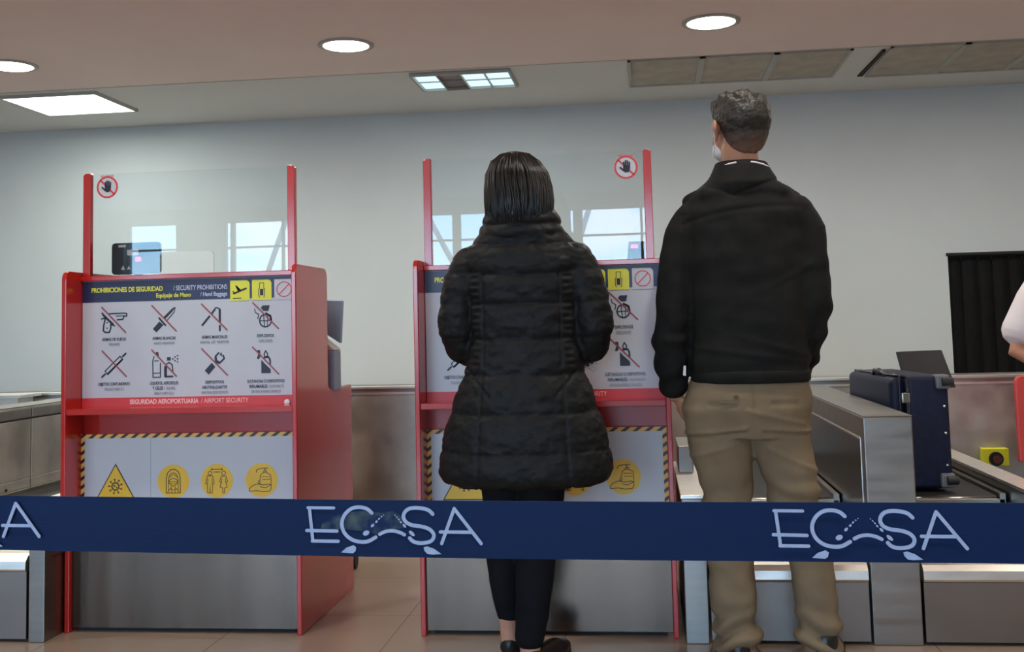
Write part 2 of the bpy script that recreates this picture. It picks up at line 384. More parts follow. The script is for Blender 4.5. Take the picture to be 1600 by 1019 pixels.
def downlight(x, y, label, grp='round recessed downlights', w=1.0):
    t = thing('ceiling_downlight', (x, y, H), label, 'ceiling light', grp)
    MB().lathe([(.150, -.001), (.150, -.006), (.128, -.010), (.122, -.004), (.122, .004)], n=40).build('trim_ring', M_frame, t, smooth=True)
    MB().lathe([(.121, -.0075), (.05, -.010), (.004, -.0105)], n=36).build('diffuser', M_warm, t, smooth=True)
    l = add_light('lamp_glow', 'AREA', (0, 0, -.014), DOWN_W*w, (1, .92, .84), t, shape='DISK', size=.24)
    return t
downlight(-3.50, 5.66, 'round warm downlight cut by the left edge of the ceiling view')
downlight(-1.545, 5.63, 'round warm downlight above the space between the two red desks')
downlight(.40, 5.58, 'round warm downlight above the man in the dark jacket')
for x in (-3.5, -1.53, .44, 2.4, 4.4):  # unseen rows of downlights added to light the front of the room
    for y in (3.1, .3):
        downlight(x, y, 'added unseen round warm downlight over the waiting area', 'added downlights over the waiting area', .6)
downlight(2.4, 5.58, 'round warm downlight above the right hand conveyors')

t = thing('ceiling_light_panel', (-3.71, 6.70, H+.01), 'large square glowing light panel in the rear ceiling at left', 'ceiling light')
f = MB()
for a in ((-.325, -.31, -.28, .28), (.31, .325, -.28, .28), (-.325, .325, -.295, -.28), (-.325, .325, .28, .295)): f.box(a[0], a[1], a[2], a[3], -.022, 0)
f.build('frame', M_frame, t)
MB().box(-.31, .31, -.28, .28, -.018, -.002).build('diffuser', M_cool, t)
l = add_light('lamp_glow', 'AREA', (0, 0, -.03), PANEL_W, (.93, 1, .93), t, shape='RECTANGLE', size=.6, size_y=.54)

t = thing('louvre_ceiling_light', (-1.055, 6.62, H+.01), 'small louvred fluorescent ceiling light with one dark cell', 'ceiling light')
f = MB()
for a in ((-.31, -.295, -.205, .205), (.295, .31, -.205, .205), (-.31, .31, -.22, -.205), (-.31, .31, .205, .22)): f.box(a[0], a[1], a[2], a[3], -.02, 0)
f.build('frame', M_frame, t)
for k in range(4):
    x0 = -.295+k*.1475
    g = MB()
    g.hexa([(x0+.004, -.2, -.004), (x0+.1435, -.2, -.004), (x0+.1435, .2, -.004), (x0+.004, .2, -.004)], [(x0+.004, -.2, -.001), (x0+.1435, -.2, -.001), (x0+.1435, .2, -.001), (x0+.004, .2, -.001)])
    o = g.build('louvre_cell', M_louvd if k == 1 else M_louv, t)
    if k == 1: tag(o, 'unlit dark cell with a painted reddish reflection')
f = MB()
for k in range(1, 4): f.box(-.295+k*.1475-.004, -.295+k*.1475+.004, -.205, .205, -.018, 0)
f.box(-.295, .295, -.003, .003, -.012, -.004)
f.build('louvre_divider', M_frame, t)
add_light('lamp_glow', 'AREA', (.07, 0, -.03), PANEL_W*.35, (.75, .93, 1), t, shape='RECTANGLE', size=.42, size_y=.4)

def grille(x0, x1, y0, y1, label):
    t = thing('air_grille', ((x0+x1)/2, (y0+y1)/2, H+.012), label, 'air grille', 'return air grilles in the rear ceiling')
    w, d = (x1-x0)/2, (y1-y0)/2
    f = MB(); f.box(-w, -w+.018, -d, d, -.012, 0); f.box(w-.018, w, -d, d, -.012, 0); f.box(-w, w, -d, -d+.014, -.012, 0); f.box(-w, w, d-.014, d, -.012, 0)
    f.build('frame', M_frame, t)
    s_ = MB(); n = 22
    for i in range(n):
        y = -d+.02+i*(2*d-.04)/(n-1); s_.hexa([(-w+.018, y-.013, -.0035), (w-.018, y-.013, -.0035), (w-.018, y-.010, -.0035), (-w+.018, y-.010, -.0035)], [(-w+.018, y+.012, -.002), (w-.018, y+.012, -.002), (w-.018, y+.015, -.002), (-w+.018, y+.015, -.002)])
    s_.build('slats', M_grill, t)
    MB().box(-w+.018, w-.018, -d+.014, d-.014, -.0015, -.0003).build('backing', M_grill, t)
gx = [-.04, .40, .83, 1.262]
nm = ['first dusty return air grille from the left in the rear ceiling', 'second dusty return air grille, between two others above the tall man', 'third dusty return air grille, just left of the pale gap in the row']
for i in range(3): grille(gx[i], gx[i+1], 6.36, 7.07, nm[i])
gx = [1.47, 1.90, 2.33, 2.76]; nm = ['return air grille just right of the pale gap, with a black slit beside it', 'return air grille near the right edge, second after the gap', 'return air grille cut off by the right edge of the view']
for i in range(3): grille(gx[i], gx[i+1], 6.36, 7.12, nm[i])
tag(MB().hexa([(1.435, 6.42, H-.004), (1.452, 6.42, H-.004), (1.452, 7.10, H+.004), (1.42, 7.10, H+.004)], [(1.435, 6.42, H+.011), (1.452, 6.42, H+.011), (1.452, 7.10, H+.011), (1.42, 7.10, H+.011)]).build('ceiling_gap', M_dark), kind='structure')

# ================================================================== BAGGAGE HATCH with rubber strips
t = thing('strip_curtain', (2.05, 7.66, .40), 'black rubber strip curtain hanging in the baggage hatch of the rear wall', 'strip curtain')
MB().box(0, 1.1, -.005, .03, 1.03, 1.068).build('rail', M_black, t)
for k in range(11):
    g = MB(); x0 = k*.1; n = 6
    for i in range(n):
        a0 = x0+i*.106/n; a1 = x0+(i+1)*.106/n
        y0_ = .014*math.sin(PI*i/n)+(k % 2)*.008; y1_ = .014*math.sin(PI*(i+1)/n)+(k % 2)*.008
        g.hexa([(a0, -y0_, 0), (a1, -y1_, 0), (a1, -y1_+.004, 0), (a0, -y0_+.004, 0)], [(a0, -y0_, 1.05), (a1, -y1_, 1.05), (a1, -y1_+.004, 1.05), (a0, -y0_+.004, 1.05)])
    g.build('strip', M_strip, t)
struct('trim_2', MB().box(2.0, 3.2, 7.78, 7.9, .3, 1.6), M_dark)
tag(MB().box(2.04, 3.16, 7.585, 7.6, 1.46, 1.478).build('hatch_frame', M_dark), kind='structure')

# ================================================================== LONG REAR CONVEYOR
t = thing('rear_baggage_conveyor', (0, 5.6, 0), 'long stainless steel baggage conveyor running along the rear wall', 'conveyor')
seams = [-4.9, -3.55, -2.25, -.95, .35, 1.45, 2.75, 4.2]
for a, b in zip(seams, seams[1:]):
    MB().box(a+.003, b-.003, 0, .02, .10, .722).build('front_panel', M_steelB, t)
MB().box(-4.9, 4.2, -.012, .10, .722, .732).build('lower_rail', M_lip, t)
MB().box(-4.9, 4.2, .004, .09, .732, .752).build('rail_web', M_steelH, t)
MB().box(-4.9, 4.2, -.008, .10, .752, .762).build('top_rail', M_lip, t)
MB().box(-4.9, 4.2, .10, .95, .64, .66).build('belt', M_rub, t)
MB().box(-4.9, 4.2, .95, 1.05, .10, .722).build('back_guard', M_steelB, t)
for x in (-4.6, -2.9, -1.6, -.3, 1.0, 2.4, 3.9):
    MB().box(x-.03, x+.03, .06, .12, 0, .1).build('foot', M_steel, t)
# yellow emergency stop box on its front panel
t = thing('emergency_stop_box', (1.668, 5.6, .372), 'yellow emergency stop box with dark round button on the rear conveyor', 'switch box')
MB().box(-.062, .062, -.05, -.001, -.042, .042).build('housing', M_yel, t, bevel=.004)
MB().tube((0, -.05, -.008), (0, -.058, -.008), .034).build('collar', M_black, t)
MB().tube((0, -.058, -.008), (0, -.075, -.008), .017, .02).build('button', mat('brown_red_button', (.12, .03, .02), .4), t, smooth=False)
# left rear: small light block on conveyor
t = thing('steel_side_table', (-3.50, 5.35, 0), 'pale steel shelf box at the far left behind the conveyor wall', 'shelf')
MB().box(-.30, .27, 0, .2, .752, .766).build('top', M_lip, t)
MB().box(-.30, .05, .01, .19, .0, .752).build('body', M_beige, t)
MB().box(.05, .24, .03, .17, .0, .752).build('leg_panel', M_steelB, t)

# ================================================================== CHECK-IN CONVEYORS (weigh belt units), posts and tall dividers
def low_post(name, x0, x1, y0, y1, h, label, grp='low steel guard posts beside the desks', block=True):
    t = thing(name, ((x0+x1)/2, y0, 0), label, 'conveyor guard', grp)
    w_ = (x1-x0)/2; D = y1-y0
    MB().box(-w_, w_, 0, D, .0, h-.012).build('housing', M_steel, t, bevel=.003)
    MB().box(-w_-.003, w_+.003, -.004, D, h-.012, h).build('top_cap', M_lip, t, bevel=.002)
    if block: MB().box(-w_+.01, w_-.01, D*.62, D, h, h+.10).build('raised_block', M_steelH, t, bevel=.003)
    MB().box(w_, w_+.0015, .05, D*.6, h-.20, h-.196).build('seam', M_dark, t)
    MB().tube((-w_+.03, -.003, h-.1), (-w_+.03, .0, h-.1), .004, n=10).build('screw', M_dark, t)
    return t
M_front = mat('grey_steel_front', (.30, .265, .235), .42, 1, var=.08, scale=2.5, rvar=.05)
def weigh_conveyor(x0, x1, yf, label, lip=.258):
    t = thing('weigh_conveyor', ((x0+x1)/2, yf, 0), label, 'conveyor', 'check in weigh conveyors')
    w_ = (x1-x0)/2-.004
    MB().box(-w_, w_, .003, .02, .012, lip-.058).build('front_panel', M_front, t)
    prof = [(0, lip-.056), (-.006, lip-.048), (-.004, lip-.02), (.012, lip-.004), (.04, lip), (.10, lip), (.10, lip-.056)]
    MB().prism(prof, 'x', -w_, w_).build('front_lip', M_lip, t)
    MB().box(-w_+.02, w_-.02, .10, .46, .03, lip-.004).build('scale_platform', M_rub, t, bevel=.004)
    MB().box(-w_, w_, .48, .52, .0, .39).build('step_plate', M_steelH, t, bevel=.003)
    MB().box(-w_+.02, w_-.02, .50, 1.85, .36, .398).build('belt', M_rub, t, bevel=.004)
    MB().box(-w_, -w_+.02, .48, 1.85, .1, .41).build('side_rail', M_steelH, t)
    MB().box(w_-.02, w_, .48, 1.85, .1, .41).build('side_rail', M_steelH, t)
    MB().tube((-w_+.02, .50, .378), (w_-.02, .50, .378), .018).build('roller', M_steel, t, smooth=True)
    return t
def tall_divider(x0, x1, y0, y1, h, label, side):
    t = thing('conveyor_divider', ((x0+x1)/2, y0, 0), label, 'conveyor divider')
    w_ = (x1-x0)/2; D = y1-y0
    MB().box(-w_, w_, 0, D, 0, h-.004).build('housing', M_steelH if side < 0 else M_steelB, t, bevel=.004)
    MB().box(-w_-.0005, w_+.0005, -.0015, D, h-.004, h).build('top_sheet', M_steel, t, bevel=.0015)
    return t
low_post('guard_post', .106, .183, 3.72, 4.62, .484, 'low steel guard post between the covered red desk and the man')
low_post('guard_post', -2.171, -2.112, 3.66, 4.35, .484, 'low steel guard post at the left side of the left red desk')
low_post('guard_post', 1.298, 1.382, 3.72, 5.5, .45, 'low steel guard rail right of the suitcase, cut by the right edge', block=False)
weigh_conveyor(.187, .703, 3.72, 'weigh conveyor behind the man in khaki trousers')
weigh_conveyor(.868, 1.292, 3.72, 'weigh conveyor under the navy suitcase at right')
weigh_conveyor(-2.70, -2.177, 3.66, 'weigh conveyor at the far left beside the left red desk', .30)
d = tall_divider(.707, .863, 3.72, 5.45, .737, 'tall box shaped steel divider between the two right conveyors', -1)
s_ = MB()   # recessed inspection panel line on its left face
s_.box(-.0795, -.078, .06, 1.5, .655, .661); s_.box(-.0795, -.078, .06, .066, .05, .655)
s_.build('panel_edge', M_lip, d)
MB().box(-.0793, -.078, .072, 1.5, .05, .652).build('side_panel', M_plate, d)
d = tall_divider(-2.86, -2.71, 3.66, 5.35, .765, 'tall steel divider wall at the far left edge', 1)
for (z0, z1, y0, y1) in ((.705, .712, .1, 1.69),): MB().box(.0755, .077, y0, y1, z0, z1).build('panel_gap', M_dark, d)
for (y0, y1) in ((.0, .905), (.912, 1.69)):
    MB().box(.0755, .080, y0+.003, y1, .452, .703).build('side_panel', M_steelB, d, bevel=.001)
    MB().box(.0755, .080, y0+.003, y1, .05, .448).build('side_panel', M_steelB, d, bevel=.001)
    MB().box(.0755, .081, y0+.003, y1, .714, .752).build('side_panel', M_steelH, d, bevel=.001)
MB().tube((.080, .72, .42), (.084, .72, .42), .006, n=10).build('screw', M_dark, d)

# ================================================================== CHECK-IN DESKS
DW = .883
def P3(k=.00028): pass
def picto(board, cx, cz, c, k, dark, slash, name='pictogram', y=0):
    """dark: list of ('s',pts,w[,closed]) ('p',pts) ('d',x,y,r); coordinates as drawn on paper (y down) around c"""
    m = MB()
    T = lambda p: ((p[0]-c[0])*k+cx, -(p[1]-c[1])*k+cz)
    for it in dark:
        if it[0] == 's': m.stroke([T(p) for p in it[1]], it[2]*k, y=y, closed=len(it) > 3)
        elif it[0] == 'p': m.poly([T(p) for p in it[1]], y=y-.0001)
        elif it[0] == 'd': m.disc(T((it[1], it[2])), it[3]*k, y=y-.0002, n=16)
    if slash:
        m.mi = 1; m.stroke([T(slash[0]), T(slash[1])], 17*k, y=y-.0009)
    return m.build(name, [M_ink, M_slash], board)
ICONS = {
 'gun': ((520, 625), [('s', [(440,545),(660,540),(693,548),(693,578),(652,585),(640,622),(560,626)], 17), ('s', [(545,578),(660,576)], 11), ('s', [(395,600),(372,700),(368,765),(392,788),(450,790),(470,740),(472,680)], 20), ('d', 420,660,10), ('d', 418,733,10), ('s', [(480,690),(528,706)], 15), ('s', [(350,535),(392,585)], 22), ('s', [(345,610),(392,598)], 20), ('s', [(372,565),(500,685)], 30)], ((345,455),(680,795))),
 'knife': ((1215, 610), [('p', [(1205,592),(1330,478),(1370,462),(1330,520),(1232,616)]), ('s', [(1368,468),(1352,530),(1252,640)], 11), ('s', [(1148,605),(1232,700)], 24), ('p', [(1150,648),(1205,695),(1110,792),(1060,745)])], ((1045,435),(1385,780))),
 'chain': ((415, 590), [('s', [(250,690),(345,580)], 28), ('s', [(375,545),(420,490)], 26), ('s', [(425,470),(455,468),(492,490)], 16), ('s', [(487,500),(487,650)], 30), ('s', [(487,705),(487,765)], 26)], ((240,415),(585,760))),
 'grenade': ((1135, 575), [('p', [(1072,470),(1100,440),(1192,440),(1175,515),(1108,512)]), ('s', [(990,485),(1000,530),(1045,555),(1032,612)], 12), ('s', [(1135+78*math.cos(a*PI/9), 638+82*math.sin(a*PI/9)) for a in range(18)], 18, 1), ('s', [(1062,640),(1205,640)], 12), ('s', [(1110,565),(1122,715)], 12), ('s', [(1165,570),(1160,710)], 10), ('s', [(1140,540),(1205,575),(1216,640)], 18)], ((965,400),(1310,745))),
 'baton': ((510, 350), [('s', [(342,518),(385,480)], 24), ('s', [(385,440),(590,250),(628,290),(420,485)], 14, 1), ('s', [(420,480),(622,292)], 24), ('s', [(628,252),(670,215)], 24)], ((345,175),(680,515))),
 'liquids': ((1215, 330), [('s', [(1075,245),(1060,300),(1062,515),(1163,515),(1163,330)], 13), ('p', [(1100,185),(1135,185),(1142,242),(1110,232)]), ('s', [(1085,300),(1135,300)], 11), ('s', [(1062,460),(1163,460)], 12), ('p', [(1255,255),(1305,255),(1305,300),(1255,300)]), ('s', [(1235,495),(1235,385)], 38), ('s', [(1230,508),(1330,508)], 24), ('s', [(1250,342),(1285,325),(1325,355),(1335,440)], 16)]+[('d', x, y, 10) for x, y in ((1335,280),(1365,255),(1365,302),(1400,238),(1400,280),(1400,318))], ((1045,155),(1385,505))),
 'device': ((415, 315), [('p', [(375,325),(425,380),(335,480),(280,425)]), ('s', [(472,198),(425,245),(428,315),(478,335),(545,275),(532,235)], 22), ('p', [(412,262),(440,225),(452,295),(505,318),(470,340),(425,318)]), ('s', [(490,225),(505,205),(512,240)], 14)], ((240,140),(590,490))),
 'lighter': ((1130, 300), [('p', [(1070,285),(1110,330),(1195,410),(1195,460),(1070,460)]), ('s', [(1130,172),(1108,215),(1116,246),(1148,246),(1158,214)], 15, 1), ('s', [(1105,262),(1168,252),(1188,290),(1190,345)], 22), ('p', [(1015,160),(1055,160),(1060,235),(1040,277),(1010,270),(1028,215)])], ((955,120),(1305,475)))}

def rr(x0, x1, z0, z1, r=.014, corners=(0, 0, 1, 0)):
    """rectangle outline with optional rounded corners: BL, BR, TR, TL"""
    pts = []
    for i, (x, z, sx, sz, a0) in enumerate(((x0, z0, 1, 1, PI), (x1, z0, -1, 1, 1.5*PI), (x1, z1, -1, -1, 0), (x0, z1, 1, -1, .5*PI))):
        if corners[i]:
            for k in range(7): a = a0+k/6*PI/2; pts.append((x+sx*r+r*math.cos(a), z+sz*r+r*math.sin(a)))
        else: pts.append((x, z))
    return pts

def desk(X, label, notch, sticker_x):
    """origin at the outer left front corner on the floor; front plane y=0"""
    t = thing('check_in_desk', (X, 3.745, 0), label, 'check-in desk', 'red check in desks')
    B = .115                      # depth of the sign plane
    th = .018
    for x0 in (0, DW-th):         # side boards: proud upper part, set back lower part, step down to the low staff counter
        R = .03
        pr = [(.035, 0), (.035, .36), (.0, .43), (.0, 1.272)]
        pr += [(R-R*math.cos(a*PI/12), 1.272+R*math.sin(a*PI/12)) for a in range(1, 7)]
        pr += [(.352, 1.302)]+[(.352+.035*math.sin(a*PI/12), 1.267+.035*math.cos(a*PI/12)) for a in range(1, 7)]
        pr += [(.387, .85), (.415, .836), (.715, .836), (.725, .826), (.725, 0)]
        MB().prism(pr, 'x', x0, x0+th).build('side_board', M_red, t, bevel=.003)
    xi, xo = th, DW-th
    MB().box(xi, xo, B-.012, B+.26, 1.268, 1.286).build('counter_top', M_red, t, bevel=.002)
    MB().box(xi, xo, B+.28, .70, .805, .823).build('staff_counter', M_red, t)
    MB().box(xi, xo, B+.02, B+.035, .05, 1.268).build('back_panel', M_red, t)
    MB().box(xi, xo, .004, B+.02, .778, .800).build('ledge', M_red, t, bevel=.002)
    # ---------------- sign board
    sb = MB().box(xi+.002, xo, B, B+.018, .800, 1.2675).build('sign_board', M_white, t)
    yb = B-.0006
    MB().poly([(xi+.002, 1.188), (xo, 1.188), (xo, 1.266), (xi+.002, 1.266)], y=yb).build('navy_header', M_navy, sb)
    MB().poly([(xi+.002, .800), (xo, .800), (xo, .8325), (xi+.002, .8325)], y=yb).build('red_footer', M_pred, sb)
    yl = B-.0014
    x_ = lambda w: w+2.105        # from the left desk's world X
    text('lettering', 'PROHIBICIONES DE SEGURIDAD', .0175, (x_(-2.050), yl, 1.2245), M_yel, sb, 'LEFT', .022, .775)
    text('lettering', '/ SECURITY PROHIBITIONS', .0175, (x_(-1.520), yl, 1.2245), M_lav, sb, 'RIGHT', 0, .70)
    text('lettering', 'Equipaje de Mano', .0155, (x_(-1.660), yl, 1.200), M_yel, sb, 'RIGHT', .02, .86)
    text('lettering', '/ Hand Baggage', .0155, (x_(-1.520), yl, 1.200), M_lav, sb, 'RIGHT', .008, .76)
    text('lettering', 'SEGURIDAD AEROPORTUARIA', .0165, (x_(-1.632), yl, .8085), M_redtxt, sb, 'RIGHT', .03, .82)
    text('lettering', '/ AIRPORT SECURITY', .0165, (x_(-1.622), yl, .8085), M_redtxt, sb, 'LEFT', 0, .82)
    for nm_, a, c_, cl in (('plane_symbol', -1.509, 1.2155, M_yel), ('trolley_symbol', -1.4255, 1.2155, M_yel), ('stop_symbol', -1.3405, 1.217, M_white)):
        m = MB(); xa = x_(a); m.poly(rr(xa, xa+.0745, 1.1795, 1.2545, .015), y=yl); m.mi = 1
        cx, cz = xa+.037, 1.217; yy = yl-.0007
        if nm_ == 'plane_symbol':
            m.stroke([(cx-.023, cz-.011), (cx+.024, cz+.007)], .0065, yy); m.stroke([(cx-.002, cz-.003), (cx-.013, cz+.016)], .006, yy)
            m.stroke([(cx-.021, cz-.011), (cx-.026, cz-.003)], .004, yy); m.stroke([(cx-.025, cz-.029), (cx+.005, cz-.028)], .003, yy)
            m.poly([(cx-.017, cz+.018), (cx-.012, cz+.018), (cx+.006, cz+.001), (cx-.006, cz-.004)], yy)
        elif nm_ == 'trolley_symbol':
            m.stroke([(cx-.008, cz+.004), (cx-.008, cz+.026), (cx+.008, cz+.026), (cx+.008, cz+.004)], .002, yy)
            m.poly([(cx-.0065, cz-.02), (cx+.0065, cz-.02), (cx+.0065, cz+.003), (cx-.0065, cz+.003)], yy)
            for s in (-1, 1): m.stroke([(cx+s*.0115, cz+.004), (cx+s*.0115, cz-.02), (cx+s*.008, cz-.027)], .0025, yy)
        else:
            m.stroke([(cx+.027*math.cos(k*PI/14), cz+.027*math.sin(k*PI/14)) for k in range(28)], .0035, yy, closed=True)
            m.stroke([(cx-.018, cz-.018), (cx+.018, cz+.018)], .0035, yy-.0002)
        m.build(nm_, [cl, M_ink if nm_ != 'stop_symbol' else M_pred], sb)
    k = .000282
    cap = [('gun', ['ARMAS DE FUEGO'], ['FIREARMS']), ('knife', ['ARMAS BLANCAS'], ['WHITE WEAPONS']), ('chain', ['ARMAS MARCIALES'], ['MARTIAL ART WEAPONS']), ('grenade', ['EXPLOSIVOS'], ['EXPLOSIVES'])]
    cap2 = [('baton', ['OBJETOS CONTUNDENTE'], ['TOUGH OBJECTS']), ('liquids', ['LÍQUIDOS, AEROSOLES'], []), ('device', ['DISPOSITIVOS', 'NEUTRALIZANTES'], ['NEUTRALIZER DEVICES']), ('lighter', ['SUSTANCIAS O DISPOSITIVOS'], [])]
    for r_, (row, cz) in enumerate(((cap, 1.1215), (cap2, .957))):
        for i, (ic, es, en) in enumerate(row):
            cx = x_(-1.9595+i*.1947); c, dk, sl = ICONS[ic]
            picto(sb, cx, cz, c, k, dk, sl, y=B-.0003)
            z = cz-(.078 if r_ == 0 else .079)
            bz = .0112
            for s in es: text('lettering', s, bz, (cx, yl, z), M_ink, sb, 'CENTER', .006, .66 if len(s) > 18 else .72); z -= .0185
            for s in en: text('lettering', s, bz*.93, (cx, yl, z), M_grey, sb, 'CENTER', 0, .66); z -= .0185
            if ic == 'liquids':
                text('lettering', 'Y GELES', bz, (cx-.004, yl, z), M_ink, sb, 'RIGHT', .012, .70); text('lettering', '/ LIQUIDS,', bz*.93, (cx+.001, yl, z), M_grey, sb, 'LEFT', 0, .66); z -= .0185
                text('lettering', 'SPRAY AND GELS', bz*.93, (cx, yl, z), M_grey, sb, 'CENTER', 0, .66)
            if ic == 'lighter':
                text('lettering', 'INFLAMABLES', bz, (cx+.006, yl, z), M_ink, sb, 'RIGHT', .012, .70); text('lettering', '/ SUSTANCES', bz*.93, (cx+.010, yl, z), M_grey, sb, 'LEFT', 0, .66); z -= .0185
                text('lettering', 'OR INFLAMABLE DEVICES', bz*.93, (cx, yl, z), M_grey, sb, 'CENTER', 0, .66)
    # ---------------- lower health notice with hazard tape border
    nb = MB().box(xi+.012, xo-.006, B, B+.018, .37, .684).build('health_notice', M_white, t)
    h = MB(); h.poly([(xi, .684), (xo, .684), (xo, .699), (xi, .699)], y=B); h.poly([(xi, .37), (xi+.014, .37), (xi+.014, .684), (xi, .684)], y=B-.0003); h.poly([(xo-.014, .37), (xo, .37), (xo, .684), (xo-.014, .684)], y=B-.0003)
    h.build('hazard_tape', M_haz, t)
    yn = B-.0002
    MB().poly([(x_(-1.8165), .37), (x_(-1.8155), .37), (x_(-1.8155), .684), (x_(-1.8165), .684)], y=yn).build('sheet_joint', M_grey, nb)
    m = MB(); cx = x_(-1.952)
    m.mi = 1; m.poly([(cx, .592), (cx+.083, .450), (cx-.083, .450)], y=yn); m.mi = 0; m.poly([(cx, .583), (cx+.0755, .4545), (cx-.0755, .4545)], y=yn-.0006)
    m.mi = 1; cv = .508
    m.stroke([(cx+.013*math.cos(q*PI/10), cv+.013*math.sin(q*PI/10)) for q in range(20)], .005, yn-.0013, closed=True)
    for q in range(9):
        a = q*2*PI/9+.3; m.stroke([(cx+.013*math.cos(a), cv+.013*math.sin(a)), (cx+.024*math.cos(a), cv+.024*math.sin(a))], .0028, yn-.0014); m.disc((cx+.025*math.cos(a), cv+.025*math.sin(a)), .0036, yn-.0015, 10)
    m.disc((cx-.004, cv+.002), .004, yn-.0015, 10); m.disc((cx+.005, cv-.004), .003, yn-.0015, 10)
    m.build('virus_warning_triangle', [M_amber, M_brown], nb)
    # the three round symbols
    def circ(nm_, wx, cz, strokes, discs=()):
        m = MB(); cx = x_(wx); m.disc((cx, cz), .0605, yn, 48); m.mi = 1
        for s in strokes:
            pts, w_ = s[0], s[1]; m.stroke([(cx+p[0]*.001, cz+p[1]*.001) for p in pts], w_*.001, yn-.0007, closed=len(s) > 2)
        for d_ in discs: m.disc((cx+d_[0]*.001, cz+d_[1]*.001), d_[2]*.001, yn-.0007, 14)
        m.build(nm_, [M_amber, M_brown], nb)
    circ('mask_symbol', -1.729, .525, [
        ([(-27,-42),(-27,10),(-22,30),(-10,42),(6,43),(20,34),(26,14),(27,-42)], 3), ([(-27,-42),(27,-42)], 3), ([(-18,-36),(-19,8),(-12,26),(0,32),(12,26),(19,8),(18,-36)], 2.2),
        ([(-18,14),(2,26),(18,12)], 2.2), ([(-16,4),(0,12),(16,4),(15,-8),(0,-18),(-15,-8)], 2.6, 1), ([(-13,-1),(13,-1)], 1.6), ([(-12,-7),(12,-7)], 1.6), ([(-8,-18),(-6,-40)], 2.2), ([(8,-18),(6,-40)], 2.2), ([(-22,-42),(-12,-26),(0,-32),(12,-26),(22,-42)], 2.2)])
    def man_(ox, skirt):
        b = [([(ox+7*math.cos(a*PI/7), 27+7.5*math.sin(a*PI/7)) for a in range(14)], 2.4, 1)]
        if skirt: b += [([(ox-8,16),(ox+8,16),(ox+15,-2),(ox+10,-8),(ox+13,-24),(ox+4,-26),(ox+3,-44),(ox-3,-44),(ox-4,-26),(ox-13,-24),(ox-10,-8),(ox-15,-2)], 2.4, 1), ([(ox-7,6),(ox-8,-8)], 2), ([(ox+7,6),(ox+8,-8)], 2)]
        else: b += [([(ox-10,17),(ox+10,17),(ox+16,-10),(ox+10,-12),(ox+9,-44),(ox+1,-44),(ox+0,-14),(ox-1,-44),(ox-9,-44),(ox-10,-12),(ox-16,-10)], 2.4, 1), ([(ox-8,6),(ox-9,-12)], 2), ([(ox+8,6),(ox+9,-12)], 2)]
        return b
    circ('distance_symbol', -1.563, .526, man_(-26, 0)+man_(26, 1)+[([(-22,41),(22,41)], 2.4), ([(-18,38),(-22,41),(-18,44)], 2), ([(18,38),(22,41),(18,44)], 2), ([(-12,31),(-8,31)], 3), ([(-4,31),(4,31)], 3.4), ([(8,31),(12,31)], 3.4)])
    circ('sanitizer_symbol', -1.394, .527, [
        ([(6,26),(-4,18),(-6,2),(-6,-2)], 2.4), ([(6,26),(20,26),(34,18),(36,-2),(36,-30)], 2.4), ([(8,26),(8,32),(19,32),(19,26)], 2.4), ([(13,32),(13,42)], 3), ([(24,42),(4,42),(-10,40),(-18,36),(-20,28)], 2.6), ([(0,12),(30,12)], 2), ([(4,2),(32,2)], 2),
        ([(-46,-32),(-38,-22),(-18,-14),(8,-18),(28,-14),(34,-18),(14,-28),(-4,-24)], 2.6), ([(-46,-32),(-46,-40),(-18,-38),(6,-42),(30,-40),(36,-30)], 2.6), ([(-10,-2),(-13,-10),(-8,-14),(-4,-9),(-10,-2)], 2.4)])
    # ---------------- lower body
    MB().box(xi, xo, .060, B+.02, .352, .372).build('lower_rail', M_red, t)
    MB().box(xi, xo, .052, .062, .016, .352).build('kick_plate', M_plate, t, bevel=.001)
    MB().box(xi+.02, xo-.02, .08, .68, 0, .016).build('plinth', M_dark, t)
    # ---------------- acrylic screen between two red posts
    gz0, gz1 = 1.286, 1.672
    pxl = (xi+.003, xi+.031); pxr = (xo-.048, xo-.020)
    for (a, b), cr_ in ((pxl, (0, 0, 0, 1)), (pxr, (0, 0, 1, 0))):
        MB().prism(rr(a, b, gz0, gz1+.004, .013, cr_), 'y', B-.004, B+.022).build('screen_post', M_red, t, bevel=.002)
    g0, g1 = pxl[1]-.004, pxr[0]+.004
    if notch:
        a, b, zt, R = x_(-1.784), x_(-1.575), 1.369, .016
        pts = [(g0, gz0), (a, gz0), (a, zt-R)]+[(a+R-R*math.cos(q*PI/12), zt-R+R*math.sin(q*PI/12)) for q in range(1, 7)]+[(b-R+R*math.sin(q*PI/12), zt-R+R*math.cos(q*PI/12)) for q in range(0, 7)]+[(b, gz0), (g1, gz0), (g1, gz1), (g0, gz1)]
        MB().prism(pts, 'y', B+.004, B+.009).build('acrylic_screen', M_glass, t)
    else:
        MB().box(g0, g1, B+.004, B+.009, gz0, gz1).build('acrylic_screen', M_glass, t)
    # no touching sticker
    m = MB(); yy = B+.0034; c = (sticker_x, 1.622 if notch else 1.6155)
    m.disc(c, .043, yy, 40); m.mi = 1; m.stroke([(c[0]+.0385*math.cos(q*PI/20), c[1]+.0385*math.sin(q*PI/20)) for q in range(40)], .0065, yy-.0007, closed=True)
    m.stroke([(c[0]-.027, c[1]+.027), (c[0]+.027, c[1]-.027)], .006, yy-.0007, round_=False); m.mi = 2
    h_ = lambda u, v: (c[0]+u*.001, c[1]+v*.001)
    m.poly([h_(*q) for q in ((-10,-2),(-9,-14),(-2,-19),(8,-18),(14,-10),(15,4),(-9,6))], yy-.0014)
    for (a_, b_, c2, d2) in ((-7,0,-8,18), (-1,2,-1,23), (6,2,6,22), (12,0,13,17)): m.stroke([h_(a_, b_), h_(c2, d2)], .0056, yy-.0014)
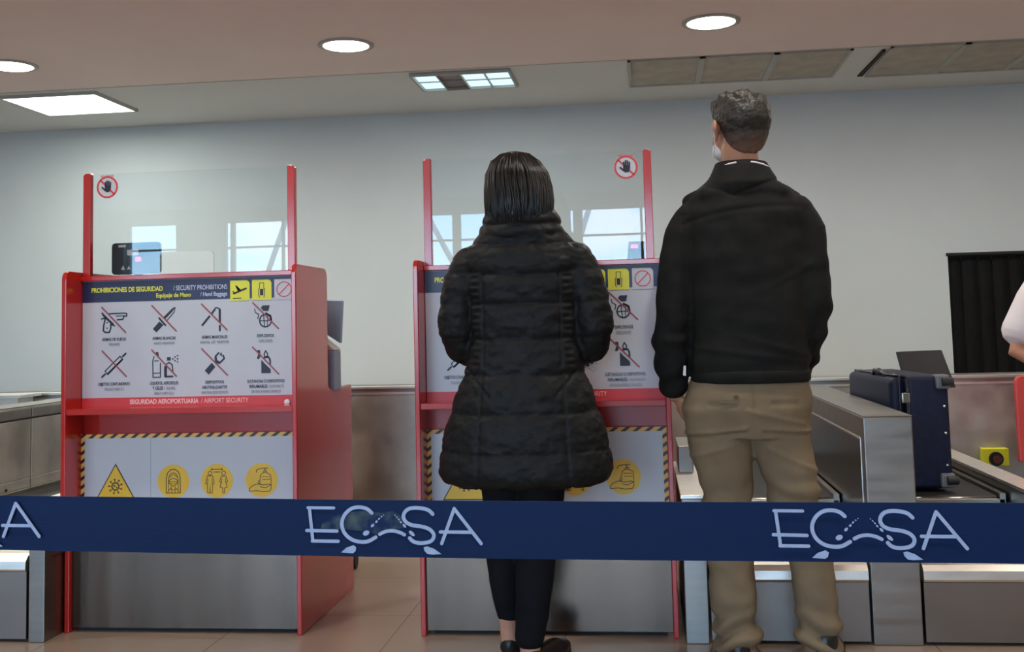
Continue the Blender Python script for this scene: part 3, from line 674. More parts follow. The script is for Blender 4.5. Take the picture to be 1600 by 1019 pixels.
    m.stroke([h_(-5,-14), h_(-20,-1)], .006, yy-.0014)
    m.mi = 1; 
    st = m.build('hand_sticker', [M_white, M_pred, M_ink], t)
    text('lettering', 'NO TOCAR', .0075, (c[0], yy-.0016, c[1]+.0385), M_pred, st, 'CENTER', .02, .9)
    return t
D1 = desk(-2.105, 'left red check-in desk in full view with security and health notices', True, .114)
D2 = desk(-.798, 'second red check-in desk, partly covered by the woman in the puffer coat', False, .756)

MB().ball((.812, .108, .806), (.012, .007, .011), nu=12, nv=8).build('white_clip', M_shirt, D1, smooth=True)
# things on the desks
def small_monitor(x, y, z, rz, label):
    t = thing('small_monitor', (x, y, z), label, 'monitor')
    t.rotation_euler.z = rz
    MB().prism(rr(-.098, .098, .012, .135, .014, (1, 1, 1, 1)), 'y', 0, .018).build('casing', M_black, t, bevel=.002)
    MB().box(-.05, .05, -.01, .05, 0, .006).build('foot', M_black, t)
    MB().box(-.015, .015, .018, .03, .004, .05).build('stem', M_black, t)
    lb = MB(); lb.poly([(-.07, .118), (-.04, .118), (-.04, .127), (-.07, .127)], y=-.0002); lb.poly(rr(-.035, .012, .085, .107, .006, (1, 0, 1, 0)), y=-.0002); lb.poly([(-.06, .03), (-.044, .03), (-.05, .048)], y=-.0002); lb.poly([(-.035, .03), (-.02, .032), (-.028, .045)], y=-.0002)  # pale patches on the front of the casing
    lb.build('sticker', M_beige, t)
    MB().box(.0, .022, -.002, 0, .062, .078).build('painted_reflection', M_pink_reflection, t, bevel=.003)  # glowing patch painted as the red sign's reflection, not a lamp
    return t
small_monitor(-1.945, 4.0, 1.286, 0, 'small black monitor with pale patches on top of the left red desk')
t = thing('card_terminal', (-.030, 3.93, 1.286), 'tiny dark terminal with a painted pink reflection behind the second desk screen', 'card terminal')
MB().hexa([(-.02, 0, 0), (.045, 0, 0), (.045, .05, 0), (-.02, .05, 0)], [(-.012, .02, .07), (.045, .02, .07), (.045, .04, .07), (-.012, .04, .07)]).build('casing', M_black, t, bevel=.003)
MB().hexa([(-.004, .012, .045), (.02, .012, .045), (.02, .016, .045), (-.004, .016, .045)], [(-.004, .016, .058), (.02, .016, .058), (.02, .02, .058), (-.004, .02, .058)]).build('painted_reflection', M_pink_reflection, t)  # pink reflection built as a glowing patch on the casing
t = thing('desk_monitor', (-1.335, 4.33, .823), 'slate blue monitor back on the staff counter of the left desk', 'monitor')
MB().hexa([(-.09, -.02, .32), (.112, -.02, .185), (.112, .012, .185), (-.09, .012, .32)], [(-.09, -.02, .372), (.122, -.02, .36), (.122, .012, .36), (-.09, .012, .372)]).build('screen_back', M_blue, t, bevel=.005)
MB().box(-.03, .0, .012, .04, .0, .3).build('stand', M_greyplast, t)
MB().box(-.08, .06, -.04, .10, .0, .008).build('foot', M_greyplast, t)
t = thing('ticket_printer', (-1.30, 4.19, .823), 'small ticket printer with pale lid below the slate blue monitor', 'printer')
MB().box(-.13, .086, 0, .10, .0, .160).build('body', M_blue, t, bevel=.006)
MB().hexa([(-.13, 0, .161), (.088, 0, .161), (.088, .1, .161), (-.13, .1, .161)], [(-.13, .0, .25), (-.02, .0, .25), (-.02, .1, .25), (-.13, .1, .25)]).build('lid', M_beige, t, bevel=.003)
MB().box(.015, .05, -.006, 0, .07, .11).build('paper_slot', M_greyplast, t, bevel=.002)

# swivel chair behind the left desk: only a caster shows past the desk
t = thing('office_chair', (-1.56, 4.86, 0), 'black office chair behind the left desk, one caster in view', 'chair')
for k in range(5):
    a = k*2*PI/5-.12; x, y = .24*math.cos(a), .24*math.sin(a)
    MB().tube((0, 0, .09), (x, y, .075), .02, .014).build('base_arm', M_black, t, smooth=True)
    MB().tube((x-.014, y, .033), (x+.014, y, .033), .033).build('caster', M_rub, t)
MB().tube((0, 0, .06), (0, 0, .42), .025).build('gas_column', M_black, t, smooth=True)
MB().rings([(-.03, 0, .42, .17, .2), (-.03, 0, .44, .19, .22), (-.03, 0, .48, .19, .22), (-.03, 0, .495, .17, .2)], e=3).build('seat', M_jean, t, smooth=True)
MB().limb([(-.05, .2, .47, .02), (-.06, .24, .6, .02), (-.06, .235, .70, .02)]).build('back_support', M_black, t, smooth=True)
MB().rings([(-.06, .225, .56, .10, .02), (-.06, .225, .60, .12, .028), (-.06, .22, .72, .12, .028), (-.06, .22, .76, .10, .02)], e=3).build('backrest', M_jean, t, smooth=True)

# ================================================================== SUITCASE lying on its long side
t = thing('suitcase', (1.035, 4.30, .398), 'navy blue soft suitcase resting on its side on the right conveyor', 'suitcase', rz=.075)
w_, L_, Hh = .105, .66, .435
def shell(x0, x1, y0, y1, z0, z1, r, name, m):
    o = MB().box(x0, x1, y0, y1, z0, z1).build(name, m, t, bevel=r, seg=5)
    for p in o.data.polygons: p.use_smooth = True
    return o
shell(-w_+.055, w_, 0, L_, .012, Hh, .018, 'main_body', M_suit)
shell(-w_, -w_+.06, .035, L_-.02, .03, Hh-.006, .024, 'front_pocket', M_suit)
def frame_loop(x, y0, y1, z0, z1, r, name, m):
    g = MB(); c = [(y0, z0), (y1, z0), (y1, z1), (y0, z1)]
    for i in range(4):
        a, b = c[i], c[(i+1) % 4]; g.tube((x, a[0], a[1]), (x, b[0], b[1]), r, n=10); g.ball((x, a[0], a[1]), r*1.05, nu=10, nv=6)
    return g.build(name, m, t, smooth=True)
frame_loop(-w_+.058, .008, L_-.008, .020, Hh-.004, .006, 'piping', M_suitdk)
frame_loop(-w_+.035, .028, L_-.014, .024, Hh-.001, .004, 'zip', M_suitdk)
MB().limb([(-w_+.02, .17, Hh-.002, .008), (-w_+.02, .19, Hh+.010, .009), (-w_+.02, .30, Hh+.012, .009), (-w_+.02, .32, Hh-.002, .008)]).build('carry_handle', M_suitdk, t, smooth=True)
MB().box(-w_+.012, -w_+.028, .235, .262, Hh+.018, Hh+.024).build('handle_clasp', M_chrome, t, bevel=.002)
for z in (.10, .22, .32, .395): MB().ball((w_-.022, -.001, z), (.006, .004, .006), nu=12, nv=8).build('stud', M_chrome, t, smooth=True)
for z, nm_ in ((Hh-.022, 'wheel_bracket'), (.045, 'wheel_bracket')):
    g = MB(); g.box(w_-.05, w_+.004, -.012, .05, z-.028, z+.026); g.build(nm_, M_greyplast, t, bevel=.008)
    MB().tube((w_-.03, -.014, z), (w_+.010, -.014, z), .016).build('wheel', M_rub, t)
g = MB(); g.box(-w_+.03, -w_+.06, -.012, .0, Hh-.10, Hh-.06); g.build('zip_pull', M_chrome, t, bevel=.004)

# ================================================================== BLACK DISPLAY PANEL standing behind the suitcase
t = thing('display_panel', (1.29, 5.18, .452), 'black flat display panel tilted back behind the navy suitcase', 'display')
MB().hexa([(-.107, .0, .286), (.112, .0, .280), (.112, .022, .280), (-.107, .022, .286)], [(-.132, .045, .446), (.070, .045, .450), (.070, .067, .450), (-.132, .067, .446)]).build('screen', M_black, t, bevel=.004)
MB().box(.03, .06, .03, .06, 0, .34).build('pole', M_greyplast, t)
MB().box(-.06, .06, -.0, .09, 0, .008).build('foot', M_greyplast, t)

# ================================================================== RED CHAIR at the right edge
t = thing('red_chair', (1.76, 4.84, 0), 'red plastic chair back cut by the right edge, before the rear conveyor', 'chair')
cp = mat('red_chair_plastic', (.62, .06, .05), .4, var=.05)
g = MB(); g.prism(rr(-.215, .215, .44, .80, .03, (0, 0, 1, 1)), 'y', -.015, .012); g.build('backrest', cp, t, bevel=.006)
MB().rings([(.09, .13, .42, .12, .13), (.09, .13, .45, .125, .14), (.09, .13, .46, .11, .13)], e=4).build('seat', cp, t, smooth=True)
for sx in (-1, 1):
    for sy in (0, 1): MB().tube((.09+sx*.10, .01+sy*.22, .43), (.09+sx*.11, .0+sy*.24, 0), .012).build('leg', M_greyplast, t, smooth=True)

# ================================================================== BELT BARRIER
XA, XB = -1.0, .80
t = thing('barrier_belt', (0, 1.0, 0), 'navy blue retractable barrier belt with white lettering across the foreground', 'barrier belt')
zt = lambda x: .9005-.0128*(x+.125)/.95-.0
def zmid(x): return .8752-.0128*(x+.125)-.0+.004*((x+.125)**2)*1.6
hw = .0258
g = MB(); n = 60
for i in range(n):
    a = XA+(XB-XA)*i/n; b = XA+(XB-XA)*(i+1)/n
    ya = .0012*math.sin(a*9); yb_ = .0012*math.sin(b*9)
    g.hexa([(a, ya, zmid(a)-hw), (b, yb_, zmid(b)-hw), (b, yb_+.0012, zmid(b)-hw), (a, ya+.0012, zmid(a)-hw)], [(a, ya, zmid(a)+hw), (b, yb_, zmid(b)+hw), (b, yb_+.0012, zmid(b)+hw), (a, ya+.0012, zmid(a)+hw)])
bmesh.ops.remove_doubles(g.bm, verts=g.bm.verts, dist=1e-5)
bmesh.ops.delete(g.bm, geom=[f for f in g.bm.faces if abs(f.normal.x) > .9], context='FACES_ONLY')
belt = g.build('webbing', M_tape, t)
def logo(xr, smear):
    K = .0001225; cx, cz = 805, 282
    xc = xr-(1480-cx)*K
    T = lambda p: ((p[0]-cx)*K, -(p[1]-cz)*K)
    S = [([(152,130),(180,378)],24), ([(140,130),(343,130)],22), ([(132,300),(368,303)],24), ([(176,378),(378,378)],24),
         ([(637,165),(600,135),(545,123),(485,132),(435,170),(408,225),(410,280),(438,330),(488,366),(550,380),(610,375),(668,344)],27),
         ([(698,322),(742,302),(795,296),(848,306),(888,324)],25),
         ([(1105,170),(1070,140),(1010,126),(940,127),(897,150),(881,190),(900,230),(950,253),(1020,262),(1080,282),(1112,320),(1100,360),(1060,379),(1000,384),(955,372),(928,348)],27),
         ([(1172,385),(1268,128)],25), ([(1268,128),(1470,382)],25), ([(1162,300),(1405,300)],24)]
    m = MB(); yy = -.0019
    def curve(p):
        if len(p) < 4 or len(p) == 2: return p
        P = [p[0]]+list(p)+[p[-1]]; o_ = []
        for i in range(1, len(P)-2):
            for u in (0, .25, .5, .75):
                o_.append(tuple(.5*(2*P[i][j]+(P[i+1][j]-P[i-1][j])*u+(2*P[i-1][j]-5*P[i][j]+4*P[i+1][j]-P[i+2][j])*u*u+(3*P[i][j]-P[i-1][j]-3*P[i+1][j]+P[i+2][j])*u**3) for j in (0, 1)))
        return o_+[p[-1]]
    for i, (p, w) in enumerate(S): m.stroke([T(q) for q in curve(p)], w*K, yy-.00003*i)
    for x, y, r, rx, ro in ((593,315,18,26,-.4),(643,258,10,16,-.8),(673,230,8,11,-.8),(693,208,6,10,-.8),(712,192,5,6,0),(728,180,3.5,4,0),(944,314,13,27,.7),(888,258,9,17,.8),(860,232,6,10,.8),(845,212,5,9,.8),(830,196,4,7,.8),(815,182,3,5,.8)):
        m.disc(T((x, y)), r*K, yy, 16, rx=rx*K, rot=-ro if ro > 0 else -ro)
    m.poly([T(q) for q in ((400,460),(440,425),(495,406),(517,422),(510,452),(490,466))], yy)
    m.poly([T(q) for q in ((1033,415),(1060,408),(1112,425),(1167,463),(1100,467),(1062,463),(1040,440))], yy)
    o = m.build('white_logo_lettering', M_tapew, t); o.location = (xc, 0, zmid(xc)); o.rotation_euler = (0, .013, 0)
    if smear:
        m = MB()
        pts = [(250,250),(330,190),(430,165),(560,150),(700,165),(800,150),(880,200),(900,270),(820,285),(760,292),(700,330),(560,300),(440,290),(330,290),(240,285)]
        m.poly([(T(q)[0], T(q)[1]) for q in pts], -.0016, .0002)
        o2 = m.build('worn_smear', M_smudge, t); o2.location = o.location; o2.rotation_euler = o.rotation_euler
logo(.273, False); logo(-.152, True); logo(-.580, False)
for x, lb in ((XA, 'black barrier post holding the left end of the navy belt'), (XB, 'black barrier post holding the right end of the navy belt')):
    p = thing('barrier_post', (x, 1.0, 0), lb, 'barrier post', 'barrier posts')
    MB().lathe([(.17, 0), (.17, .012), (.12, .028), (.035, .035)], n=36).build('base', M_black, p, smooth=True)
    MB().tube((0, 0, .035), (0, 0, .83), .03, n=24).build('pole', M_black, p, smooth=True)
    MB().lathe([(.034, .83), (.037, .84), (.037, .925), (.03, .94), (.005, .945)], n=28).build('belt_cassette', M_black, p, smooth=True)

# ================================================================== PEOPLE
def head(m, c, yaw, s=1.0):
    """skull, jaw, nose, brow, lips, ears; c = head centre at eye height; faces +Y turned by yaw (counter clockwise)"""
    Rz = Matrix.Rotation(yaw, 3, 'Z'); C = Vector(c)
    P = lambda x, y, z: C+Rz @ Vector((x*s, y*s, z*s))
    B = lambda p, r, rot=None: m.ball(P(*p), tuple(q*s for q in r), Rz @ rot if rot else Rz)
    B((0, -.018, .030), (.076, .094, .083)); B((0, .02, -.02), (.064, .070, .085)); B((0, .045, -.075), (.043, .040, .036))
    B((0, .030, -.055), (.055, .05, .045)); B((0, -.02, -.04), (.060, .062, .05))
    B((0, .083, .020), (.045, .016, .013)); B((0, .100, -.022), (.013, .019, .014)); m.limb([(*P(0, .086, .012), .007*s), (*P(0, .104, -.018), .010*s)])
    B((0, .084, -.055), (.022, .012, .006)); B((0, .083, -.065), (.018, .012, .006)); B((0, .078, -.095), (.018, .014, .014))
    for q in (-1, 1):
        e = Matrix.Rotation(q*.35, 3, 'Z')
        B((q*.082, -.006, -.008), (.009, .019, .033), e); B((q*.091, -.016, .004), (.007, .017, .026), e); B((q*.083, .004, -.030), (.006, .008, .010), e)
        B((q*.030, .068, -.03), (.026, .02, .022))
    return P
def eyes(P, parent, org):
    for q in (-1, 1):
        g = MB(); g.ball(P(q*.031, .078, .004)-Vector(org), .0125, nu=14, nv=10); g.mi = 1; g.ball(P(q*.031, .0875, .004)-Vector(org), .005, nu=10, nv=8)
        g.build('eye', [M_eye, M_ink], parent, smooth=True)
def hand(m, wrist, direction, palm_n, side, curl=.5, s=1.0):
    """palm + five separate fingers; direction = wrist->knuckles, palm_n = palm normal, side=+1/-1 where the thumb leaves"""
    d = Vector(direction).normalized(); n = Vector(palm_n); n = (n-d*n.dot(d)).normalized(); t = d.cross(n)*side
    W = Vector(wrist); f = lambda a, b, c: W+(d*a+t*b+n*c)*s
    m.limb([(*W, .024*s), (*f(.03, 0, 0), .026*s), (*f(.06, 0, 0), .028*s)], flat=.62, ref=tuple(n))
    m.limb([(*f(.045, .018, 0), .016*s), (*f(.088, .026, 0), .012*s)]); m.limb([(*f(.045, -.018, 0), .016*s), (*f(.082, -.026, 0), .0115*s)])
    for i, (o_, L) in enumerate(((.030, .066), (.0105, .075), (-.0095, .070), (-.029, .055))):
        p = f(.085-abs(i-1)*.004, o_, 0); a = 0; pts = [(*p, .0088*s)]
        for seg, r in ((.46, .0084), (.30, .0078), (.24, .007)):
            a += curl*(.7+.1*i); p = p+(d*math.cos(a)+n*math.sin(a))*L*seg*s; pts.append((*p, r*s))
        m.limb(pts, n=10)
    p = f(.025, .024, .004); q = f(.052, .046, .014); r = f(.078, .050, .026*(.5+curl)); m.limb([(*p, .013*s), (*q, .0105*s), (*r, .009*s)], n=10)
def nz(p, f, seed=0): return noise.noise(Vector((p.x*f[0]+seed, p.y*f[1]+seed*1.7, p.z*f[2]-seed)))
def shoe(parent, org, heel, yaw, L=.27, wdt=.046, hgt=.075, low=False, name='shoe'):
    Rz = Matrix.Rotation(yaw, 3, 'Z'); H_ = Vector(heel); F = lambda x, y, z: tuple(H_+Rz @ Vector((x, y, z)))
    m = MB()
    m.limb([(*F(0, .035, .032), .034), (*F(0, L*.35, .032), .036), (*F(.004, L*.68, .03), .043), (*F(.0, L-.04, .026), .034)], flat=.72, ref=(0, 0, 1))
    if not low: m.limb([(*F(0, .045, .05), .036), (*F(0, .05, hgt+.02), .038)]); m.limb([(*F(0, .06, .07), .034), (*F(0, L*.6, .045), .03)])
    else: m.limb([(*F(0, .028, .03), .028), (*F(0, .026, hgt-.02), .027)])
    for s_ in (0,): m.box(0, 0.001, 0, 0.001, 0.02, 0.021) if False else None
    o = sculpt(name, m, M_shoe, parent, org, .005, 3)
    for v in o.data.vertices:
        if v.co.z < .012: v.co.z = .012
    # sole
    g = MB(); pts = []
    for k in range(28):
        a = 2*PI*k/28; y = L/2+L/2*.99*math.sin(a); ww = wdt*(.82+.2*(y/L)) if y < L*.7 else wdt*1.0
        q = Rz @ Vector((ww*math.copysign(abs(math.cos(a))**.6, math.cos(a)), y, 0)); pts.append((heel[0]+q.x-org[0], heel[1]+q.y-org[1]))
    g.prism(pts, 'z', 0, .016); g.build('sole', M_rub, o, bevel=.003)
    return o

# ------------------------------------------------------------------ woman in the long puffer coat
cx = -.377; Y0 = 3.47; org = (cx-.03, Y0, 0)
wom = thing('person', org, 'person in a long black quilted puffer coat standing at the second desk, back turned', 'person')
m = MB()
HP = head(m, (-.385, Y0+.015, 1.510), -.12, .97)
m.limb([(-.383, Y0-.01, 1.28, .052), (-.383, Y0, 1.45, .050)])
m.rings([(cx, Y0, .80, .14, .10), (cx, Y0, .90, .150, .105), (cx, Y0, 1.0, .125, .085), (cx, Y0, 1.1, .13, .09), (cx, Y0, 1.22, .15, .09), (cx, Y0, 1.29, .13, .07), (cx, Y0, 1.33, .07, .05)])
for s_ in (-1, 1):
    m.limb([(cx+s_*.155, Y0, 1.265, .042), (cx+s_*.195, Y0+.0, 1.03, .034), (cx+s_*.15, Y0+.14, .99, .028), (cx+s_*.085, Y0+.245, .985, .021)])
    hand(m, (cx+s_*.083, Y0+.25, .985), (-s_*.55, .75, -.05), (-s_*.3, -.2, -1), -1 if s_ > 0 else 1, .55, .92)
LEG = {-1: [(cx-.080, Y0+.04, .82, .082), (cx-.088, Y0+.05, .46, .052), (-.466, Y0+.07, .30, .046), (-.463, Y0+.09, .10, .030), (-.460, Y0+.09, .05, .03)],
       1: [(cx+.072, Y0+.01, .82, .084), (cx+.030, Y0+.02, .44, .053), (-.366, Y0-.0, .28, .048), (-.384, Y0-.015, .09, .033), (-.384, Y0-.015, .045, .032)]}
for s_ in (-1, 1):
    m.limb(LEG[s_]); a = LEG[s_][-1]; m.limb([(a[0], a[1]+.01, .035, .026), (a[0]+(.05 if s_ > 0 else .0), a[1]+.13, .026, .024)])
sculpt('body', m, M_skin, wom, org, .005, 3)
eyes(HP, wom, org)
# coat
m = MB()
m.rings([(cx-.01, Y0+.01, .553, .235, .145), (cx-.008, Y0, .575, .262, .165), (cx-.008, Y0, .60, .275, .172), (cx-.008, Y0, .67, .272, .168), (cx-.008, Y0, .79, .238, .152), (cx-.005, Y0, .90, .197, .130), (cx, Y0, .97, .182, .118), (cx, Y0, 1.06, .178, .116),
         (cx, Y0, 1.16, .187, .118), (cx, Y0, 1.25, .200, .118), (cx, Y0, 1.30, .192, .106), (cx, Y0-.002, 1.335, .160, .092), (cx, Y0, 1.36, .13, .082), (cx, Y0, 1.375, .11, .075)], n=56, e=2.3)
# standing padded collar
m.rings([(cx, Y0, 1.335, .128, .094), (cx, Y0-.004, 1.36, .138, .100), (cx-.001, Y0-.004, 1.395, .129, .098), (cx-.002, Y0-.002, 1.425, .112, .090), (cx-.003, Y0, 1.442, .095, .080), (cx-.004, Y0, 1.448, .075, .065)], n=48)
ARM = {-1: [(cx-.158, Y0, 1.258, .070), (cx-.196, Y0-.005, 1.20, .066), (cx-.211, Y0-.01, 1.12, .064), (cx-.216, Y0-.01, 1.05, .064), (cx-.198, Y0+.02, 1.00, .062), (cx-.165, Y0+.09, .975, .056), (cx-.105, Y0+.215, .98, .046)],
       1: [(cx+.158, Y0, 1.262, .070), (cx+.190, Y0-.005, 1.21, .066), (cx+.212, Y0-.01, 1.12, .064), (cx+.222, Y0-.01, 1.05, .064), (cx+.202, Y0+.02, .995, .062), (cx+.170, Y0+.09, .972, .056), (cx+.105, Y0+.215, .98, .046)]}
for s_ in (-1, 1): m.limb(ARM[s_], n=28)
SEAMS = [.553, .665, .785, .905, 1.015, 1.125, 1.225, 1.322, 1.385, 1.46]
def puff(p, n):
    q = p.z
    q += .012*math.cos((p.x-cx)*9)*(1 if p.z > 1.2 else .3) - .006
    q += .004*nz(p, (14, 14, 4), 3)
    k = 0
    for a, b in zip(SEAMS, SEAMS[1:]):
        if a <= q < b:
            u = (q-a)/(b-a); k = abs(math.sin(PI*u))**.5; break
    dx = abs(p.x-cx)
    d = (k-.72)*(.0105 if dx < .16 else .0105-.005*min(1, (dx-.16)/.03)*(1 if p.z > .93 else 0))
    back = p.y < Y0
    # princess seams and the ruched side ribs
    if back and .93 < p.z < 1.225 and dx < .19:
        w_ = max(0, 1-abs(dx-.146)/.022)
        d += w_*(.0035*math.sin(p.z*2*PI/.021)-.002)
        d -= .006*math.exp(-((dx-.122)/.004)**2)
    if back and p.z < .92: d -= .0045*math.exp(-((dx-(.125+.05*(.92-p.z)))/.005)**2)
    # waist pockets / belt flap seams
    if back and .84 < p.z < .96: d -= .005*math.exp(-((p.z-(.84+.0+(dx-.10)*1.1))/.006)**2)*(1 if dx > .10 else 0)
    d += .0045*nz(p, (22, 22, 36), 1)+.0022*nz(p, (60, 60, 90), 5)
    return n*d
coat = sculpt('puffer_coat', m, M_fab, wom, org, .0055, 3, puff)
g = MB(); L_ = ARM[1][-1]
for k in range(3): g.tube((-.190-k*.004-org[0], .055, .958-k*.013), (-.150-k*.004-org[0], .045, .932-k*.013), .0028, n=8)
tag(g.build('striped_cuff_trim', M_white, wom), 'white stripes at the right cuff')
# trousers
m = MB()
m.limb([(cx-.080, Y0+.04, .80, .092), (cx-.088, Y0+.05, .46, .066), (-.472, Y0+.06, .34, .059), (-.466, Y0+.075, .22, .051), (-.463, Y0+.09, .145, .041)], n=24)
m.limb([(cx+.070, Y0+.01, .80, .096), (cx+.030, Y0+.02, .46, .068), (-.360, Y0+.005, .34, .063), (-.372, Y0-.005, .20, .056), (-.384, Y0-.015, .094, .046)], n=24)
sculpt('trousers', m, M_jean, wom, org, .006, 3, lambda p, n: n*(.003*nz(p, (14, 14, 26), 2)))
# sleek bob of hair
m = MB(); hc = Vector((-.385, Y0+.0, 1.50))
m.rings([(-.383, Y0-.028, 1.392, .095, .070), (-.383, Y0-.026, 1.41, .103, .082), (-.383, Y0-.016, 1.45, .106, .090), (-.385, Y0-.008, 1.50, .105, .098), (-.390, Y0-.0, 1.545, .098, .100), (-.394, Y0+.004, 1.58, .082, .090), (-.396, Y0+.006, 1.605, .058, .068), (-.397, Y0+.006, 1.620, .028, .036)], n=48)
def strands(p, n):
    a = math.atan2(p.y-Y0, p.x+.39); return n*(.0007*math.sin(a*60+14*nz(p, (8, 8, 4), 1))+.0035*nz(p, (16, 16, 3), 4))
hair = sculpt('hair', m, M_hairW, wom, org, .005, 4, strands)
g = MB()
PROF = [(-.397, Y0+.006, 1.6225, .012, .016), (-.396, Y0+.006, 1.612, .050, .058), (-.394, Y0+.004, 1.588, .078, .086), (-.390, Y0, 1.550, .0975, .099), (-.386, Y0-.006, 1.505, .1055, .099), (-.383, Y0-.014, 1.460, .107, .093), (-.382, Y0-.022, 1.420, .105, .086), (-.382, Y0-.027, 1.392, .098, .074)]
for i in range(230):
    a = random.uniform(PI-.55, 2*PI+.55); tw = random.uniform(-.16, .16); k0 = random.uniform(0, .8); off = random.uniform(-.0035, .003); pts = []
    for k, (x, y, z, rx, ry) in enumerate(PROF):
        aa = a+tw*(k/7)+.03*math.sin(k*1.3+i); w_ = 1+off/.1
        pts.append((x+rx*w_*math.cos(aa)-org[0], y+ry*w_*math.sin(aa)-org[1], z+random.uniform(-.002, .002)-(.004 if k == 7 else 0), (.0018, .0028, .0036, .0042, .0042, .0040, .0034, .0018)[k]*random.uniform(.7, 1.15)))
    g.limb(pts, n=6)
g.build('hair_locks', M_hairW, hair, smooth=True)
g = MB()
for i in range(16):
    a = random.uniform(0, PI); x = .1*math.cos(a); zt_ = 1.40-random.uniform(0, .03)
    g.limb([(-.385+x*.99-org[0], -.0-.05*math.sin(a), 1.50, .004), (-.383+x*1.04-org[0], -.02-.055*math.sin(a), 1.44, .004), (-.383+x*1.0-org[0], -.02-.06*math.sin(a), zt_, .002)], n=6)
g.limb([(-.487-org[0], -.01, 1.45, .003), (-.492-org[0], -.01, 1.40, .003), (-.500-org[0], .0, 1.365, .0015)], n=6)
g.build('loose_strands', M_hairW, hair, smooth=True)
g = MB(); g.limb([(-.478-org[0]+.01, .0, 1.572, .004), (-.470-org[0], -.01, 1.594, .005), (-.455-org[0], .0, 1.604, .004)], n=10); g.build('hair_clip', M_black, hair, smooth=True)
shoe(wom, org, (-.460, Y0+.055, 0), .02, .245, .038, .065, True)
shoe(wom, org, (-.384, Y0-.055, 0), -.42, .245, .038, .055, True)

# ------------------------------------------------------------------ tall man in the dark jacket
cx2 = .325; Y1 = 3.50; org = (.37, Y1, 0)
man = thing('person', org, 'person in a dark jacket and khaki trousers at right, hands in the front pockets', 'person')
m = MB()
HM = head(m, (.322, Y1+.0, 1.668), .42, 1.0)
m.limb([(.325, Y1-.02, 1.46, .062), (.322, Y1-.012, 1.60, .058)])
m.rings([(cx2-.01, Y1, .76, .165, .11), (cx2, Y1, .88, .165, .11), (cx2, Y1, 1.0, .15, .1), (cx2, Y1, 1.2, .165, .105), (cx2, Y1, 1.36, .17, .1), (cx2, Y1, 1.44, .13, .075), (cx2, Y1, 1.49, .07, .055)])
m.limb([(cx2-.17, Y1, 1.38, .052), (.100, Y1-.02, 1.08, .042), (.088, Y1+.02, .92, .034), (.094, Y1+.04, .83, .026)])
hand(m, (.098, Y1+.045, .826), (.42, .10, -.80), (.7, .35, .2), 1, .35, 1.0)
m.limb([(cx2+.17, Y1, 1.38, .052), (.530, Y1-.02, 1.06, .042), (.512, Y1+.06, .94, .034), (.480, Y1+.12, .86, .027)])
hand(m, (.478, Y1+.125, .855), (-.30, .12, -.85), (-.7, .5, .2), -1, .35, 1.0)
ML = {-1: [(.235, Y1, .82, .092), (.240, Y1+.01, .52, .060), (.244, Y1, .30, .055), (.255, Y1-.01, .10, .037), (.255, Y1-.01, .06, .036)],
      1: [(.405, Y1, .82, .092), (.450, Y1+.01, .52, .060), (.490, Y1, .30, .055), (.500, Y1-.01, .10, .037), (.500, Y1-.01, .06, .036)]}
for s_ in (-1, 1): m.limb(ML[s_]); a = ML[s_][-1]; m.limb([(a[0], a[1]+.02, .045, .033), (a[0], a[1]+.16, .035, .03)])
sculpt('body', m, M_skin2, man, org, .005, 3)
eyes(HM, man, org)
# jacket
m = MB()
m.rings([(.328, Y1, .872, .172, .118), (.328, Y1, .885, .183, .128), (.328, Y1, .93, .187, .132), (.330, Y1, 1.0, .184, .130), (.330, Y1, 1.10, .187, .130), (.328, Y1, 1.20, .189, .130), (.327, Y1, 1.30, .197, .126), (.326, Y1, 1.36, .200, .118),
         (.324, Y1-.004, 1.41, .192, .108), (.322, Y1-.008, 1.45, .165, .096), (.322, Y1-.012, 1.485, .130, .085), (.325, Y1-.014, 1.51, .104, .078), (.325, Y1-.014, 1.535, .086, .074)], n=56, e=2.4)
# collar / folded hood band at the neck
m.rings([(.325, Y1-.020, 1.46, .125, .088), (.325, Y1-.022, 1.49, .120, .092), (.327, Y1-.018, 1.52, .100, .086), (.327, Y1-.016, 1.545, .087, .078), (.327, Y1-.014, 1.560, .079, .070)], n=48)
m.limb([(.165, Y1+.02, 1.440, .030), (.215, Y1-.060, 1.452, .034), (.325, Y1-.078, 1.470, .034), (.43, Y1-.060, 1.455, .034), (.485, Y1+.02, 1.440, .028)], n=18)
MA = {-1: [(.172, Y1-.005, 1.375, .070), (.140, Y1-.01, 1.33, .067), (.118, Y1-.015, 1.25, .062), (.100, Y1-.02, 1.10, .062), (.089, Y1-.01, 1.02, .062), (.086, Y1+.01, .94, .057), (.090, Y1+.035, .868, .048)],
      1: [(.478, Y1-.005, 1.385, .072), (.516, Y1-.01, 1.33, .068), (.519, Y1-.015, 1.25, .062), (.522, Y1-.02, 1.10, .063), (.508, Y1-.01, 1.03, .062), (.500, Y1+.05, .96, .055), (.482, Y1+.11, .885, .047)]}
for s_ in (-1, 1): m.limb(MA[s_], n=28)
